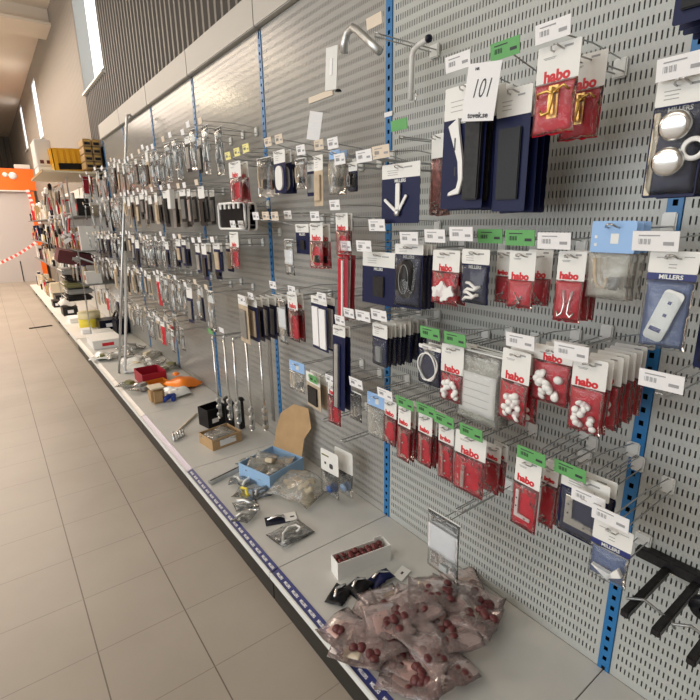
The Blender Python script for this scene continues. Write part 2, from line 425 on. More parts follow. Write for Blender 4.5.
# ---------------------------------------------------------------- hanging goods
def rects(items, material, t=.0004):
    """printed marks: (x, z, w, h) on a card front"""
    bm = bmesh.new()
    for x, z, w_, h_ in items: box(bm, x-w_/2, x+w_/2, -t, 0, z-h_/2, z+h_/2)
    return mesh(bm, material)
def card_mesh(w, z0, z1, material, t=.0012, r=.004):
    def b():
        bm = bmesh.new(); prism(bm, rrect(0, (z0+z1)/2, w, abs(z0-z1), min(r, abs(z0-z1)/3)), -t/2, t/2); return mesh(bm, material)
    return cached(('card', round(w, 3), round(z0, 3), round(z1, 3), material), b)
def dome(r, material='white_plastic'):
    return cached(('dome', round(r, 4), material), lambda: lathem([(0, r*.7), (r*.5, r*.62), (r*.87, r*.35), (r, 0), (r*.8, -r*.15), (0, -r*.2)], material, 12, Matrix.Rotation(PI/2, 4, 'X')))
def contents(root, kind, w, zt, h, seed):
    """fittings inside a pack; zt is where the header ends (negative), h the pack height"""
    rnd = random.Random(seed); H = h+zt; cz = zt-H*.5     # H: height below header
    if kind == 'caps':
        n = 14; r = w*.12
        for i in range(n):
            put('plastic_cap', dome(r), root, (w*.3*rnd.uniform(-1, 1), -.006-.006*rnd.random(), -h+r+H*.58*(i/n)+.006), (rnd.uniform(-.7, .7), 0, rnd.uniform(-.7, .7)))
    elif kind == 'flowers':
        def fl():
            bm = bmesh.new(); pts = []
            for i in range(24):
                a = 2*PI*i/24; r = w*.15*(1+.28*math.cos(4*a)); pts.append((r*math.cos(a), r*math.sin(a)))
            prism(bm, pts, -.004, .003); bmesh.ops.bevel(bm, geom=[e for e in bm.edges], offset=.0012, segments=1, affect='EDGES'); return mesh(bm, 'white_plastic')
        me = cached(('fl', round(w, 3)), fl)
        for x, z in ((-.2, -.62), (.08, -.72), (.27, -.58), (-.02, -.48)): put('flower_cap', me, root, (x*w, -.008-rnd.random()*.004, zt+H*z), (0, rnd.random(), rnd.uniform(-.4, .4)))
    elif kind == 'brass':
        r = .0026
        put('brass_hook', tubem([(-w*.36, -.01, zt-H*.26), (-w*.3, -.02, zt-H*.2), (-w*.12, -.014, zt-H*.16), (0, -.01, zt-H*.22), (w*.12, -.014, zt-H*.16), (w*.3, -.02, zt-H*.12), (w*.37, -.01, zt-H*.2)], r, 'brass'), root)
        put('brass_stem', tubem([(0, -.01, zt-H*.1), (0, -.012, zt-H*.35), (-.002, -.018, zt-H*.6), (-.012, -.026, zt-H*.63), (-.018, -.022, zt-H*.55)], r*1.3, 'brass'), root)
        put('brass_base', bxm(-w*.14, w*.1, -.006, -.003, zt-H*.68, zt-H*.05, 'brass', .001), root)
    elif kind == 'knobs':
        for z in (.24, .62):
            put('metal_cup', lathem([(0, .012), (.019, .012), (.0245, .009), (.026, 0), (.026, -.008), (.022, -.008), (.02, .005), (0, .006)], 'chrome', 28, Matrix.Translation((.002-.003*(z > .5), -.018, zt-H*z)) @ Matrix.Rotation(PI/2+.15, 4, 'X')), root)
        put('metal_ring', lathem([(.012, .004), (.016, .006), (.02, .003), (.02, -.003), (.012, -.003)], 'white_plastic', 24, Matrix.Translation((.034, -.014, zt-H*.5)) @ Matrix.Rotation(PI/2, 4, 'X')), root)
        put('foam_strip', bxm(-w*.46, -w*.34, -.004, -.001, -h+.004, zt-.01, 'cream_card', .001), root)
    elif kind == 'handle':
        pts = [(-.6, -.02), (-.25, -.0), (-.2, -.15), (-.1, -.45), (-.08, -.62), (-.18, -.7), (-.34, -.74), (-.52, -.74)]
        P = [Vector((x*w*.5-.004, 0, zt+z*H-.03)) for x, z in pts]
        bm = bmesh.new()
        outl = [(-.72, -.02), (-.3, .06), (-.22, -.1), (-.02, -.42), (.02, -.62), (-.12, -.78), (-.62, -.8), (-.6, -.76), (-.22, -.72), (-.14, -.62), (-.2, -.42)]
        prism(bm, [(x*w*.55+.01, zt-.012+z*H) for x, z in outl], -.012, -.004); bmesh.ops.bevel(bm, geom=list(bm.edges), offset=.0015, segments=1, affect='EDGES')
        put('curved_handle', mesh(bm, 'white_plastic'), root)
        put('handle_slot', rects([(-w*.06, zt-H*.28, .004, .03), (-w*.03, zt-H*.58, .004, .022)], 'ink'), root, (-w*.07, -.0122, 0))
        put('blister_sleeve', bxm(w*.1, w*.46, -.016, -.002, -h+.02, zt-.01, 'dark_item', .003), root)
    elif kind == 'arrow':
        for a, l in ((0, .085), (.62, .062), (-.95, .07)):
            bm = bmesh.new(); prism(bm, rrect(0, l/2, .017 if a == 0 else .009, l, .004), -.006, -.002)
            put('bracket_prong', mesh(bm, 'white_plastic'), root, (-.004, -.002, -h+.03), (0, a, 0))
        put('bracket_boss', dome(.011, 'steel'), root, (-.004, -.008, -h+.03))
    elif kind == 'panel':
        put('plate_fitting', bxm(-w*.14, w*.2, -.006, -.001, -h*.85, zt-.03, 'dark_item', .003), root)
    elif kind == 'flask':
        bm = bmesh.new(); prism(bm, rrect(0, zt-H*.45, w*.55, H*.72, w*.26, 6), -.02, -.002); bmesh.ops.bevel(bm, geom=list(bm.edges), offset=.004, segments=2, affect='EDGES')
        put('lock_body', mesh(bm, 'dark_item', True), root)
        put('lock_trim', tubem([(w*.17*math.cos(a), -.022, zt-H*.45+H*.27*math.sin(a)) for a in [i*PI/9 for i in range(19)]], .0012, 'dull_steel', 6), root)
    elif kind == 'clips':
        for i, (z, a) in enumerate(((-.55, .35), (-.66, -.1), (-.77, .25), (-.86, -.2))):
            put('bent_clip', tubem([(-w*.26, -.006, 0), (-w*.1, -.012, .006), (w*.12, -.012, .002), (w*.26, -.006, .009)], .0042, 'white_plastic'), root, (0, -.003*i, zt+H*z), (0, a, 0))
    elif kind == 'bits':
        for i in range(4):
            a = rnd.uniform(-1.2, 1.2); put('steel_screw', cached(('screw', round(w, 3)), lambda: tubem([(-w*.22, 0, 0), (w*.17, 0, 0), (w*.19, 0, 0), (w*.22, 0, 0)], 0, 'steel', 6, [.0012, .0016, .0035, .0035])), root, (rnd.uniform(-.15, .15)*w, -.006-.003*i, -h+H*.12+.006*i), (0, a, 0))
    elif kind == 'steelhooks':
        for s in (-1, 1):
            put('steel_hook', tubem([(0, -.005, 0), (0, -.007, -H*.35), (.004*s, -.012, -H*.55), (.012*s, -.014, -H*.62), (.016*s, -.01, -H*.5)], .0028, 'chrome'), root, (s*w*.16, 0, zt-.02), (0, s*.15, 0))
    elif kind == 'tanhook':
        put('coat_hook', tubem([(-w*.3, -.008, 0), (-w*.25, -.012, -H*.35), (-w*.15, -.014, -H*.6), (w*.02, -.014, -H*.62), (w*.05, -.014, -H*.4)], .004, 'tan_item'), root, (0, 0, zt-H*.12))
        put('dark_fitting', bxm(w*.05, w*.3, -.014, -.003, zt-H*.78, zt-H*.5, 'dark_item', .003), root)
    elif kind == 'plate':
        bm = bmesh.new(); prism(bm, rrect(0, 0, .034, .098, .008), -.004, -.001)
        p = put('hole_plate', mesh(bm, 'clear_plastic'), root, (0, -.006, zt-H*.5), (0, .3, 0))
        put('plate_hole', rects([(0, .026, .006, .006), (.002, .002, .006, .006), (-.002, -.028, .02, .008)], 'navy_print'), p, (0, -.0042, 0))
    elif kind == 'coil':
        pts = []
        for i in range(73):
            a = i/72*2*PI*3; r = w*(.36-.02*math.sin(i*.7)); pts.append((r*math.cos(a)+.004*math.sin(i*.31), -.008-.004*math.sin(i*.4), zt-h*.42+r*1.25*math.sin(a)))
        put('tube_coil', tubem(pts, .0026, 'white_plastic', 6), root)
    elif kind == 'sheet':
        s = put('folded_sheet', wavy_card(w*.84, zt-H*.22, zt-H*.85, 'white_paper', seed, .006, .004), root, (0, -.006, 0))
        put('sheet_print', rects([(0, zt-H*(.35+.12*i), w*.6, .0012) for i in range(4)], 'grey_ink'), s, (0, -.004, 0))
    elif kind == 'paperlabel':
        put('paper_label', wavy_card(w*.92, zt-H*.12, zt-H*.62, 'white_paper', seed, .004, .003), root, (0, -.006, 0))
        put('blue_tab', bxm(-w*.1, w*.14, -.006, -.002, -h+.012, -h+.035, 'clear_plastic', .001), root)
    elif kind == 'strip':
        put('metal_strip', bxm(-w*.22, -w*.1, -.008, -.005, -h*.92, zt-H*.25, 'chrome', .001), root)
        put('strip_screw', dome(.003, 'steel'), root, (w*.02, -.006, zt-H*.45)); put('strip_screw', dome(.003, 'steel'), root, (w*.02, -.006, zt-H*.8))
    elif kind in ('bracket', 'silverbracket'):
        s = 1 if kind == 'bracket' else 1.25; m_ = 'clear_plastic' if kind == 'bracket' else 'chrome'
        bm = bmesh.new(); L = H*.62; a = w*.13*s
        prism(bm, [(-w*.34, 0), (-w*.34+a, 0), (-w*.34+a, -L+a), (w*.3, -L+a), (w*.3, -L), (-w*.34, -L)], -.008, -.004); bmesh.ops.bevel(bm, geom=list(bm.edges), offset=.001, segments=1, affect='EDGES')
        b = put('corner_bracket', mesh(bm, m_), root, (0, 0, zt-H*.14))
        put('bracket_hole', rects([(-w*.34+a/2, -L*.3, .004, .004), (-w*.34+a/2, -L*.6, .004, .004), (w*.1, -L+a/2, .004, .004)], 'ink'), b, (0, -.0081, 0))
    elif kind == 'wedge':
        for x, a in ((-.1, .5), (.14, -.55)):
            bm = bmesh.new(); prism(bm, [(-.022, -.008), (.022, -.008), (.022, .012)], -.016, -.003); bmesh.ops.bevel(bm, geom=list(bm.edges), offset=.001, segments=1, affect='EDGES')
            put('plastic_wedge', mesh(bm, 'white_plastic'), root, (x*w, 0, zt-H*.62), (0, a, 0))
    elif kind == 'smallfit':
        put('steel_fitting', bxm(-w*.2, w*.2, -.01, -.002, -h*.9, zt-H*.3, 'steel' if seed % 3 else 'tan_item', .003), root)
    elif kind == 'pads':
        bm = bmesh.new(); prism(bm, rrect(0, zt-H*.5, w*.6, H*.82, w*.28, 6), -.008, -.001)
        put('white_pad', mesh(bm, 'white_plastic'), root)
    elif kind == 'panels2':
        for x, z in ((-.2, 0), (.24, -.05)): put('white_panel', bxm(x*w-w*.19, x*w+w*.19, -.008, -.001, -h*.93+z*h*.3, zt-.012+z*h*.3, 'white_paper', .001), root)
    elif kind == 'silverlong':
        put('steel_rail', bxm(-w*.2, w*.12, -.014, -.002, -h+.01, zt-.03, 'steel', .002), root)
    elif kind == 'silver':
        for i in range(3):
            put('steel_fitting', cached(('fit', i), lambda: tubem([(0, 0, 0), (.004*i, -.004, -.02), (-.006, 0, -.045), (.008, -.004, -.06-.01*i)], .005, 'steel' if i != 1 else 'clear_plastic', 6)), root, (w*(-.25+.25*i), -.006, zt-H*(.15+.2*rnd.random())), (0, rnd.uniform(-.4, .4), 0))
    elif kind == 'strap':
        put('slim_fitting', bxm(-w*.36, w*.3, -.008, -.001, -h*.9, zt-H*.12, ('tan_item', 'dark_item', 'steel', 'dull_steel')[seed % 4] if seed > 400 else 'black', .002), root)
def make_pack(kind, cont, w, h, hf, seed, full=True):
    """root at the top edge of the pack, front towards local -y"""
    t = thing('hardware_pack', None, 'pack')
    zh = -h*hf
    if kind == 'habo' or kind == 'pink':
        c = put('header_card', card_mesh(w, 0, zh, 'white_card'), t)
        if full and kind == 'habo':
            put('brand_lettering', text_mesh('habo', min(w*.34, h*.17), 'red_print', .0004, .0012), c, (0 if w > .08 else -w*.05, -.001, zh+h*.075))
            put('header_print', rects([(-w*.2, -h*.13, w*.3, .0012), (-w*.2, -h*.145, w*.24, .0012), (w*.22, -h*.05, w*.2, .004)], 'grey_ink'), c, (0, -.0007, 0))
        put('red_card' if kind == 'habo' else 'foil_card', wavy_card(w*.98, zh, -h, 'red' if kind == 'habo' else 'pink_foil', seed), t)
        contents(t, cont, w, zh, h, seed)
        if full: put('clear_bag', bag_mesh(w, h+zh, .012, 'film_red', seed), t, (0, -.002, zh+.002))
    elif kind in ('navy', 'millers', 'dark', 'tan'):
        c = put('header_card', card_mesh(w, 0, zh, 'white_card'), t)
        bc = put('backing_card', card_mesh(w, zh, -h, {'navy': 'navy', 'millers': 'navy', 'dark': 'dark_item', 'tan': 'tan_item'}[kind]), t)
        if full and w > .06:
            put('header_print', rects([(-w*.2, zh*.45, w*.3, .0014), (-w*.2, zh*.6, w*.26, .0014), (-w*.2, zh*.75, w*.28, .0014), (w*.2, zh*.3, w*.2, .004)], 'grey_ink'), c, (0, -.0007, 0))
            if kind == 'millers' or cont in ('coil', 'panel', 'flask', 'handle'): put('brand_lettering', text_mesh('MILLERS', min(.013, w*.13), 'clear_plastic', .0003, .0003), bc, (0, -.001, zh-.008))
        contents(t, cont, w, zh, h, seed)
        if full and cont in ('knobs', 'clips', 'coil', 'flask', 'smallfit', 'silverbracket'): put('clear_blister', bag_mesh(w*.94, (h+zh)*.94, .022 if cont in ('knobs', 'flask') else .012, 'film', seed, 0), t, (0, -.001, zh-.004))
    elif kind == 'millersbag':
        c = put('header_card', card_mesh(w, 0, zh, 'white_card'), t)
        b = put('navy_band', card_mesh(w, zh, zh-.014, 'navy_print'), t, (0, -.0003, 0))
        put('brand_lettering', text_mesh('MILLERS', .011, 'clear_plastic', .0003, .0003), b, (0, -.001, zh-.007))
        put('header_print', rects([(-w*.2, zh*.3, w*.3, .0014), (0, zh*.6, w*.16, .0014), (0, zh*.75, w*.16, .0014), (w*.3, zh*.25, w*.2, .0014)], 'grey_ink'), c, (0, -.0007, 0))
        put('blue_backing', wavy_card(w*.94, zh-.014, -h*.98, 'navy_bag', seed), t, (0, .003, 0))
        contents(t, cont, w, zh-.014, h, seed)
        put('clear_bag', bag_mesh(w, h+zh-.012, .016, 'film', seed), t, (0, -.001, zh-.012))
    elif kind == 'lightblue':
        c = put('header_card', card_mesh(w, 0, zh, 'sky_blue'), t)
        if full: put('header_print', rects([(-w*.38, -h*.2, w*.06, .006), (-w*.38, -h*.3, w*.06, .006), (w*.05, zh*.55, w*.18, .02)], 'clear_plastic'), c, (0, -.0007, 0))
        contents(t, cont, w, zh, h, seed)
        put('clear_bag', bag_mesh(w, h+zh, .016, 'film_milk', seed), t, (0, -.002, zh))
    elif kind == 'clear':
        c = put('header_card', card_mesh(w, 0, zh, 'clear_plastic' if cont in ('sheet', 'paperlabel') else 'white_card'), t)
        contents(t, cont, w, zh, h, seed)
        put('clear_bag', bag_mesh(w, h-.004, .012, 'film_milk' if cont in ('sheet',) else 'film', seed), t, (0, -.002, -.004))
    elif kind == 'whitebox':
        put('box_body', bxm(-w/2, w/2, -.03, 0, -h*.5, 0, 'white_card', .002), t); put('hanging_card', card_mesh(w*.9, -h*.5, -h, 'dull_steel'), t)
    elif kind == 'blackset':
        bm = bmesh.new(); pts = rrect(0, -h*.5, w*.98, h*1.0, .02)
        put('clear_frame', tubem([(x, -.004, z) for x, z in pts+pts[:1]], .007, 'white_plastic', 6), t)
        put('black_insert', card_mesh(w*.92, -.006, -h+.006, 'black'), t)
        for i in range(5): put('white_clip', bxm(-w*.4+i*w*.17, -w*.34+i*w*.17, -.012, -.004, -.03, -.004, 'white_plastic', .001), t)
    elif kind == 'redlong':
        put('red_strip', wavy_card(w*.45, 0, -h, 'red', seed), t, (-w*.25, 0, 0)); put('white_strip', bxm(-w*.06, w*.1, -.006, -.002, -h, -.02, 'frame_white', .001), t)
        put('second_red_strip', wavy_card(w*.4, 0, -h*.95, 'crimson', seed+2), t, (w*.3, 0, 0))
    return t
TICK = {'w': ('white_paper', 'white'), 'g': ('green_ticket', 'green'), 'y': ('yellow_ticket', 'yellow'), 'b': ('beige_ticket', 'beige')}
def make_hook(X, y, zw, tc, tagpos, where, depth, tw=.078, th=.034, dim=False):
    """wire hook from the panel: base at the panel, prong tip at X"""
    tcn = ', with a %s price ticket' % TICK[tc][1] if tc else ', without a ticket'
    t = thing('display_hook', 'double-wire display ' + where + tcn, 'hook', (0, y, zw), group=None)
    L = -X
    put('back_clip', bxm(-.01, -.0005, -.016, .016, -.012, .032, 'clear_plastic', .003), t)
    for s in (-1, 1):
        if dim and s > 0: continue
        put('wire_prong', tubem([(-.01, s*.011, 0), (-L+.02, s*.011, 0), (-L-.012, s*.011, .004), (-L-.02, s*.006, .009), (-L-.02, 0, .01)], .0019, 'wire', 6 if not dim else 4), t)
    if tc:
        ty, tz = tagpos[0]-y, tagpos[1]-zw
        put('ticket_arm', tubem([(-.01, 0, .03), (-L*.5, ty*.5, .03+(tz-.0)*.3), (-L-.018, ty, tz)], .0017, 'wire', 5), t)
        tk = put('price_ticket', bxm(-.0015, 0, -tw/2, tw/2, -th/2, th/2, TICK[tc][0]), t, (-L-.02, ty, tz), (0, -.12, 0))
        if not dim:
            bm = bmesh.new()
            for i in range(9): box(bm, -.0022, -.0015, tw*.36-i*.0024-.0012*(i % 3 > 0), tw*.36-i*.0024, -.006, .004)
            box(bm, -.0022, -.0015, -tw*.4, -tw*.18, -th*.2, -.001); box(bm, -.0022, -.0015, -tw*.1, tw*.36, th*.25, th*.31)
            put('barcode', mesh(bm, 'grey_ink' if tc != 'g' else 'ink'), tk)
    return t
POSN = ['front card', 'second from front', 'third from front', 'fourth from front', 'fifth from front', 'sixth from front', 'seventh from front', 'eighth from front', 'ninth from front', 'rearmost']
FR_ = (0, 0, -PI/2)
def hang(kind, cont, n, sp, X, y, zt, wd, h, hf, desc, where, seed, full=True):
    group = 'packs on the ' + where
    base = None
    for i in range(n):
        if i < 3 and full or base is None: o = base = make_pack(kind, cont, wd, h, hf, seed+i, full)
        else: o = copy_tree(base)
        r = random.Random(seed*13+i)
        o.location = (X+i*sp, y+r.uniform(-.004, .004)*(i > 0), zt-r.uniform(0, .004)*(i > 0)); o.rotation_euler = (r.uniform(-.03, .03), r.uniform(-.03, .03)*(i > 0), -PI/2+r.uniform(-.08, .08))
        tag(o, desc + ((', ' + POSN[min(i, 9)]) if n > 1 else '') + ', ' + where, 'pack', group)
HOOKS = [
('navy', 'handle', 6, 0.03, -0.27, 0.873, 1.791, 0.137, 0.296, 0.26, 'navy card with white curved handle', 'hook left of the 101 tag', 'w', (0.887, 1.839)),
('navy', 'strap', 4, 0.03, -0.25, 0.746, 1.76, 0.092, 0.275, 0.22, 'tall dark navy card', 'hook behind the 101 tag', 'g', (0.766, 1.84)),
('habo', 'brass', 2, 0.11, -0.27, 0.631, 1.816, 0.095, 0.175, 0.42, 'red and white card with brass hooks', 'topmost hook of red packs', 'w', (0.637, 1.837)),
('millers', 'knobs', 2, 0.03, -0.27, 0.387, 1.701, 0.085, 0.2, 0.22, 'wide navy card with round silver cups', 'hook at the upper right edge', 'w', (0.388, 1.714)),
('navy', 'strap', 4, 0.03, -0.27, 0.379, 1.981, 0.081, 0.197, 0.2, 'plain navy card', 'hook in the top right corner', None, None),
('navy', 'strap', 2, 0.03, -0.24, 0.278, 1.312, 0.067, 0.125, 0.2, 'dark blue card', 'hook cut by the right edge', None, None),
('millers', 'arrow', 1, 0.03, -0.27, 1.11, 1.63, 0.158, 0.171, 0.24, 'navy card with white three-pronged bracket', 'hook on the middle blue post', None, None),
('pink', 'bits', 3, 0.02, -0.17, 1.059, 1.711, 0.049, 0.23, 0.3, 'pinkish foil card', 'hook hidden behind curved handles', None, None),
('navy', 'panel', 3, 0.02, -0.25, 1.233, 1.367, 0.171, 0.174, 0.28, 'navy card with small black plate', 'hook right of long red strips', None, None),
('navy', 'flask', 4, 0.02, -0.25, 1.089, 1.397, 0.116, 0.198, 0.16, 'navy card with black oval lock', 'hook holding black oval locks', 'w', (1.069, 1.416)),
('habo', 'flowers', 2, 0.03, -0.26, 0.928, 1.385, 0.105, 0.152, 0.4, 'red and white card of white flower caps', 'hook of white flower caps', 'w', (0.955, 1.424)),
('millers', 'clips', 1, 0.03, -0.27, 0.818, 1.392, 0.092, 0.143, 0.27, 'blue card with bent white clips', 'hook of bent white clips', 'w', (0.853, 1.431)),
('habo', 'bits', 1, 0.03, -0.21, 0.772, 1.389, 0.046, 0.138, 0.5, 'red and white card of steel bits', 'hook under the left green ticket', 'g', (0.807, 1.424)),
('habo', 'bits', 2, 0.07, -0.27, 0.678, 1.393, 0.068, 0.136, 0.52, 'red and white card of small screws', 'hook under the right green ticket', 'g', (0.677, 1.424)),
('habo', 'steelhooks', 3, 0.035, -0.27, 0.556, 1.397, 0.062, 0.156, 0.42, 'red and white card with steel hooks', 'hook left of light blue bag', 'w', (0.591, 1.419)),
('lightblue', 'tanhook', 3, 0.03, -0.27, 0.476, 1.46, 0.09, 0.158, 0.4, 'clear bag with light blue header', 'hook of light blue headers', None, None),
('millersbag', 'plate', 1, 0.03, -0.29, 0.353, 1.406, 0.08, 0.182, 0.22, 'clear blue bag with white two-hole plate', 'hook of the white plate', 'w', (0.381, 1.424)),
('navy', 'smallfit', 10, 0.02, -0.28, 1.192, 1.135, 0.083, 0.146, 0.32, 'small navy card in dense row', 'hook crowded with small navy cards', 'w', (1.173, 1.17)),
('navy', 'coil', 3, 0.02, -0.27, 0.972, 1.101, 0.095, 0.123, 0.1, 'navy card with coiled white tube', 'hook of coiled white tube', 'g', (0.953, 1.147)),
('habo', 'caps', 3, 0.03, -0.27, 0.882, 1.121, 0.082, 0.171, 0.5, 'narrow red and white card of caps', 'hook right of coiled tube', 'g', (0.858, 1.147)),
('clear', 'sheet', 4, 0.02, -0.26, 0.792, 1.118, 0.145, 0.207, 0.1, 'clear bag with folded white sheet', 'hook of folded white sheets', None, None),
('habo', 'caps', 2, 0.03, -0.28, 0.667, 1.152, 0.085, 0.188, 0.44, 'red and white card of white caps', 'hook right of folded white sheets', 'w', (0.648, 1.183)),
('habo', 'caps', 3, 0.04, -0.26, 0.584, 1.176, 0.098, 0.142, 0.28, 'red card with many white caps', 'hook between two cap hooks', None, None),
('habo', 'caps', 7, 0.032, -0.29, 0.48, 1.174, 0.073, 0.171, 0.4, 'red and white card of white caps', 'hook of seven cap cards', 'w', (0.515, 1.186)),
('empty', '', 0, 0, -0.28, 0.338, 1.129, 0.059, 0.028, 0, '', 'empty hook beside right blue post', 'w', (0.339, 1.164)),
('lightblue', 'strip', 1, 0.02, -0.26, 1.235, 0.869, 0.096, 0.168, 0.3, 'clear strip bag with light blue header', 'hook left of five green tickets', None, None),
('habo', 'bits', 2, 0.02, -0.26, 1.158, 0.869, 0.068, 0.166, 0.38, 'small red and white card', 'hook on the middle post below', 'w', (1.164, 0.894)),
('habo', 'strip', 4, 0.02, -0.28, 1.065, 0.881, 0.062, 0.194, 0.38, 'narrow red card in stack', 'hook under first lower green ticket', 'g', (1.044, 0.903)),
('habo', 'strip', 4, 0.02, -0.28, 0.971, 0.883, 0.061, 0.177, 0.38, 'narrow red card in stack', 'hook under second lower green ticket', 'g', (0.951, 0.909)),
('habo', 'strip', 1, 0.02, -0.28, 0.885, 0.879, 0.059, 0.186, 0.34, 'red card behind clear strip', 'hook under third lower green ticket', 'g', (0.878, 0.901)),
('habo', 'strip', 1, 0.02, -0.29, 0.785, 0.886, 0.105, 0.184, 0.38, 'large red and white card', 'hook under fourth lower green ticket', 'g', (0.77, 0.904)),
('habo', 'bits', 2, 0.03, -0.2, 0.771, 0.832, 0.052, 0.156, 0.34, 'red card with white header', 'hook behind the large red card', None, None),
('habo', 'bracket', 1, 0.02, -0.28, 0.608, 0.88, 0.075, 0.2, 0.38, 'red and white card with bracket', 'hook under fifth lower green ticket', 'g', (0.592, 0.902)),
('habo', 'bits', 2, 0.02, -0.21, 0.585, 0.854, 0.044, 0.184, 0.34, 'red card with white top', 'hook behind the bracket card', None, None),
('millers', 'silverbracket', 2, 0.03, -0.25, 0.478, 0.877, 0.116, 0.17, 0.25, 'navy card with silver corner bracket', 'hook of silver corner brackets', 'g', (0.507, 0.888)),
('empty', '', 0, 0, -0.26, 0.462, 0.828, 0.056, 0.025, 0, '', 'empty hook above wedge bag', 'w', (0.453, 0.844)),
('millersbag', 'wedge', 1, 0.03, -0.29, 0.387, 0.815, 0.083, 0.143, 0.35, 'blue bag with white wedges', 'lowest hook by right blue post', 'w', (0.389, 0.841)),
('clear', 'paperlabel', 1, 0.02, -0.27, 0.888, 0.56, 0.13, 0.219, 0.12, 'clear zip bag with white paper', 'lowest hook over the pink bags', None, None),
('habo', 'strip', 2, 0.04, -0.27, 2.281, 1.751, 0.13, 0.185, 0.4, 'orange-red and white card', 'hook below yellow tickets', 'y', (2.303, 1.777)),
('empty', '', 0, 0, -0.3, 2.174, 1.745, 0.043, 0.021, 0, '', 'bare hook with middle yellow ticket', 'y', (2.132, 1.773)),
('empty', '', 0, 0, -0.3, 2.067, 1.75, 0.04, 0.016, 0, '', 'bare hook with right yellow ticket', 'y', (2.038, 1.778)),
('clear', 'tanhook', 2, 0.03, -0.27, 1.977, 1.737, 0.13, 0.162, 0.12, 'clear bag with grey fitting', 'hook left of white soles', 'b', (1.891, 1.786)),
('navy', 'pads', 3, 0.025, -0.27, 1.84, 1.75, 0.101, 0.165, 0.3, 'navy card with white oval pads', 'hook of white oval pads', 'b', (1.798, 1.785)),
('clear', 'tanhook', 1, 0.03, -0.27, 1.678, 1.703, 0.067, 0.112, 0.2, 'clear bag with pink fitting', 'hook right of white pads', 'w', (1.635, 1.726)),
('navy', 'strap', 1, 0.03, -0.24, 1.637, 1.693, 0.071, 0.13, 0.3, 'slim dark blue card', 'hook below the leaning tag', 'b', (1.558, 1.736)),
('tan', 'strap', 1, 0.03, -0.29, 1.52, 1.695, 0.065, 0.173, 0.3, 'tall beige card', 'hook right of the leaning tag', 'w', (1.398, 1.718)),
('lightblue', 'tanhook', 2, 0.03, -0.27, 1.447, 1.705, 0.061, 0.147, 0.2, 'pale bag with blue top', 'hook of pale blue top', 'w', (1.388, 1.669)),
('navy', 'flask', 1, 0.03, -0.27, 1.343, 1.656, 0.044, 0.094, 0.3, 'small black lock card', 'hook left of middle post', 'w', (1.258, 1.664)),
('empty', '', 0, 0, -0.28, 1.192, 1.646, 0.019, 0.014, 0, '', 'bare hook on middle post', 'b', (1.164, 1.665)),
('habo', 'strip', 1, 0.02, -0.27, 2.353, 1.423, 0.125, 0.182, 0.42, 'narrow red and white card', 'hook below the black set', 'w', (2.305, 1.462)),
('blackset', '', 3, 0.03, -0.22, 2.468, 1.568, 0.335, 0.131, 0.08, 'black card in pale clear frame', 'hook of the black set', 'w', (2.322, 1.461)),
('clear', 'paperlabel', 1, 0.02, -0.27, 1.794, 1.399, 0.076, 0.15, 0.2, 'clear bag with white slip', 'hook of the white slip', 'w', (2.045, 1.496)),
('empty', '', 0, 0, -0.3, 1.932, 1.469, 0.019, 0.013, 0, '', 'bare hook beside second beige ticket', 'b', (1.889, 1.494)),
('empty', '', 0, 0, -0.3, 1.846, 1.468, 0.026, 0.012, 0, '', 'bare hook beside third beige ticket', 'b', (1.809, 1.492)),
('navy', 'panel', 3, 0.02, -0.25, 1.717, 1.459, 0.102, 0.119, 0.28, 'dark card with tan plate', 'hook of dark tan plates', 'w', (1.79, 1.496)),
('habo', 'tanhook', 2, 0.03, -0.28, 1.563, 1.462, 0.084, 0.168, 0.4, 'tan and white card', 'hook of tan white cards', 'w', (1.538, 1.487)),
('habo', 'strip', 2, 0.02, -0.28, 1.399, 1.495, 0.072, 0.144, 0.42, 'red-topped white card', 'hook above long red strips', 'w', (1.409, 1.522)),
('redlong', '', 2, 0.03, -0.26, 1.423, 1.35, 0.069, 0.248, 0.03, 'long red and white strip', 'hook of long red strips', 'w', (1.376, 1.384)),
('empty', '', 0, 0, -0.28, 1.275, 1.367, 0.022, 0.013, 0, '', 'bare hook left of black plates', 'w', (1.249, 1.388)),
('empty', '', 0, 0, -0.28, 1.204, 1.432, 0.015, 0.012, 0, '', 'bare hook under middle post bracket', 'w', (1.183, 1.454)),
('tan', 'strap', 1, 0.03, -0.3, 2.237, 1.115, 0.123, 0.245, 0.2, 'crumpled tan pack', 'hook before navy hinge packs', 'w', (2.186, 1.1)),
('navy', 'strap', 6, 0.035, -0.27, 2.195, 1.106, 0.117, 0.221, 0.2, 'navy hinge card in row', 'hook of navy hinge packs', 'w', (2.156, 1.12)),
('clear', 'paperlabel', 1, 0.02, -0.27, 1.886, 1.137, 0.085, 0.207, 0.1, 'clear bag with round window', 'hook of the round window', 'w', (1.919, 1.197)),
('habo', 'strip', 2, 0.03, -0.27, 1.789, 1.174, 0.087, 0.216, 0.34, 'red card with white bottom', 'hook left of white panels', 'w', (1.751, 1.192)),
('navy', 'panels2', 2, 0.03, -0.27, 1.578, 1.181, 0.13, 0.219, 0.14, 'navy card with two white panels', 'hook of two white panels', 'w', (1.523, 1.188)),
('navy', 'silverlong', 2, 0.02, -0.29, 1.414, 1.093, 0.079, 0.329, 0.12, 'long narrow navy card', 'hook of long navy cards', 'w', (1.379, 1.123)),
('habo', 'strip', 1, 0.02, -0.25, 1.515, 0.83, 0.08, 0.178, 0.3, 'red and clear bag', 'low hook behind long navy', 'w', (1.513, 0.855)),
('empty', '', 0, 0, -0.28, 1.368, 1.128, 0.018, 0.011, 0, '', 'bare hook right of red strips', 'w', (1.337, 1.154)),
('empty', '', 0, 0, -0.28, 1.286, 1.126, 0.017, 0.011, 0, '', 'bare hook of second white ticket', 'w', (1.257, 1.155)),
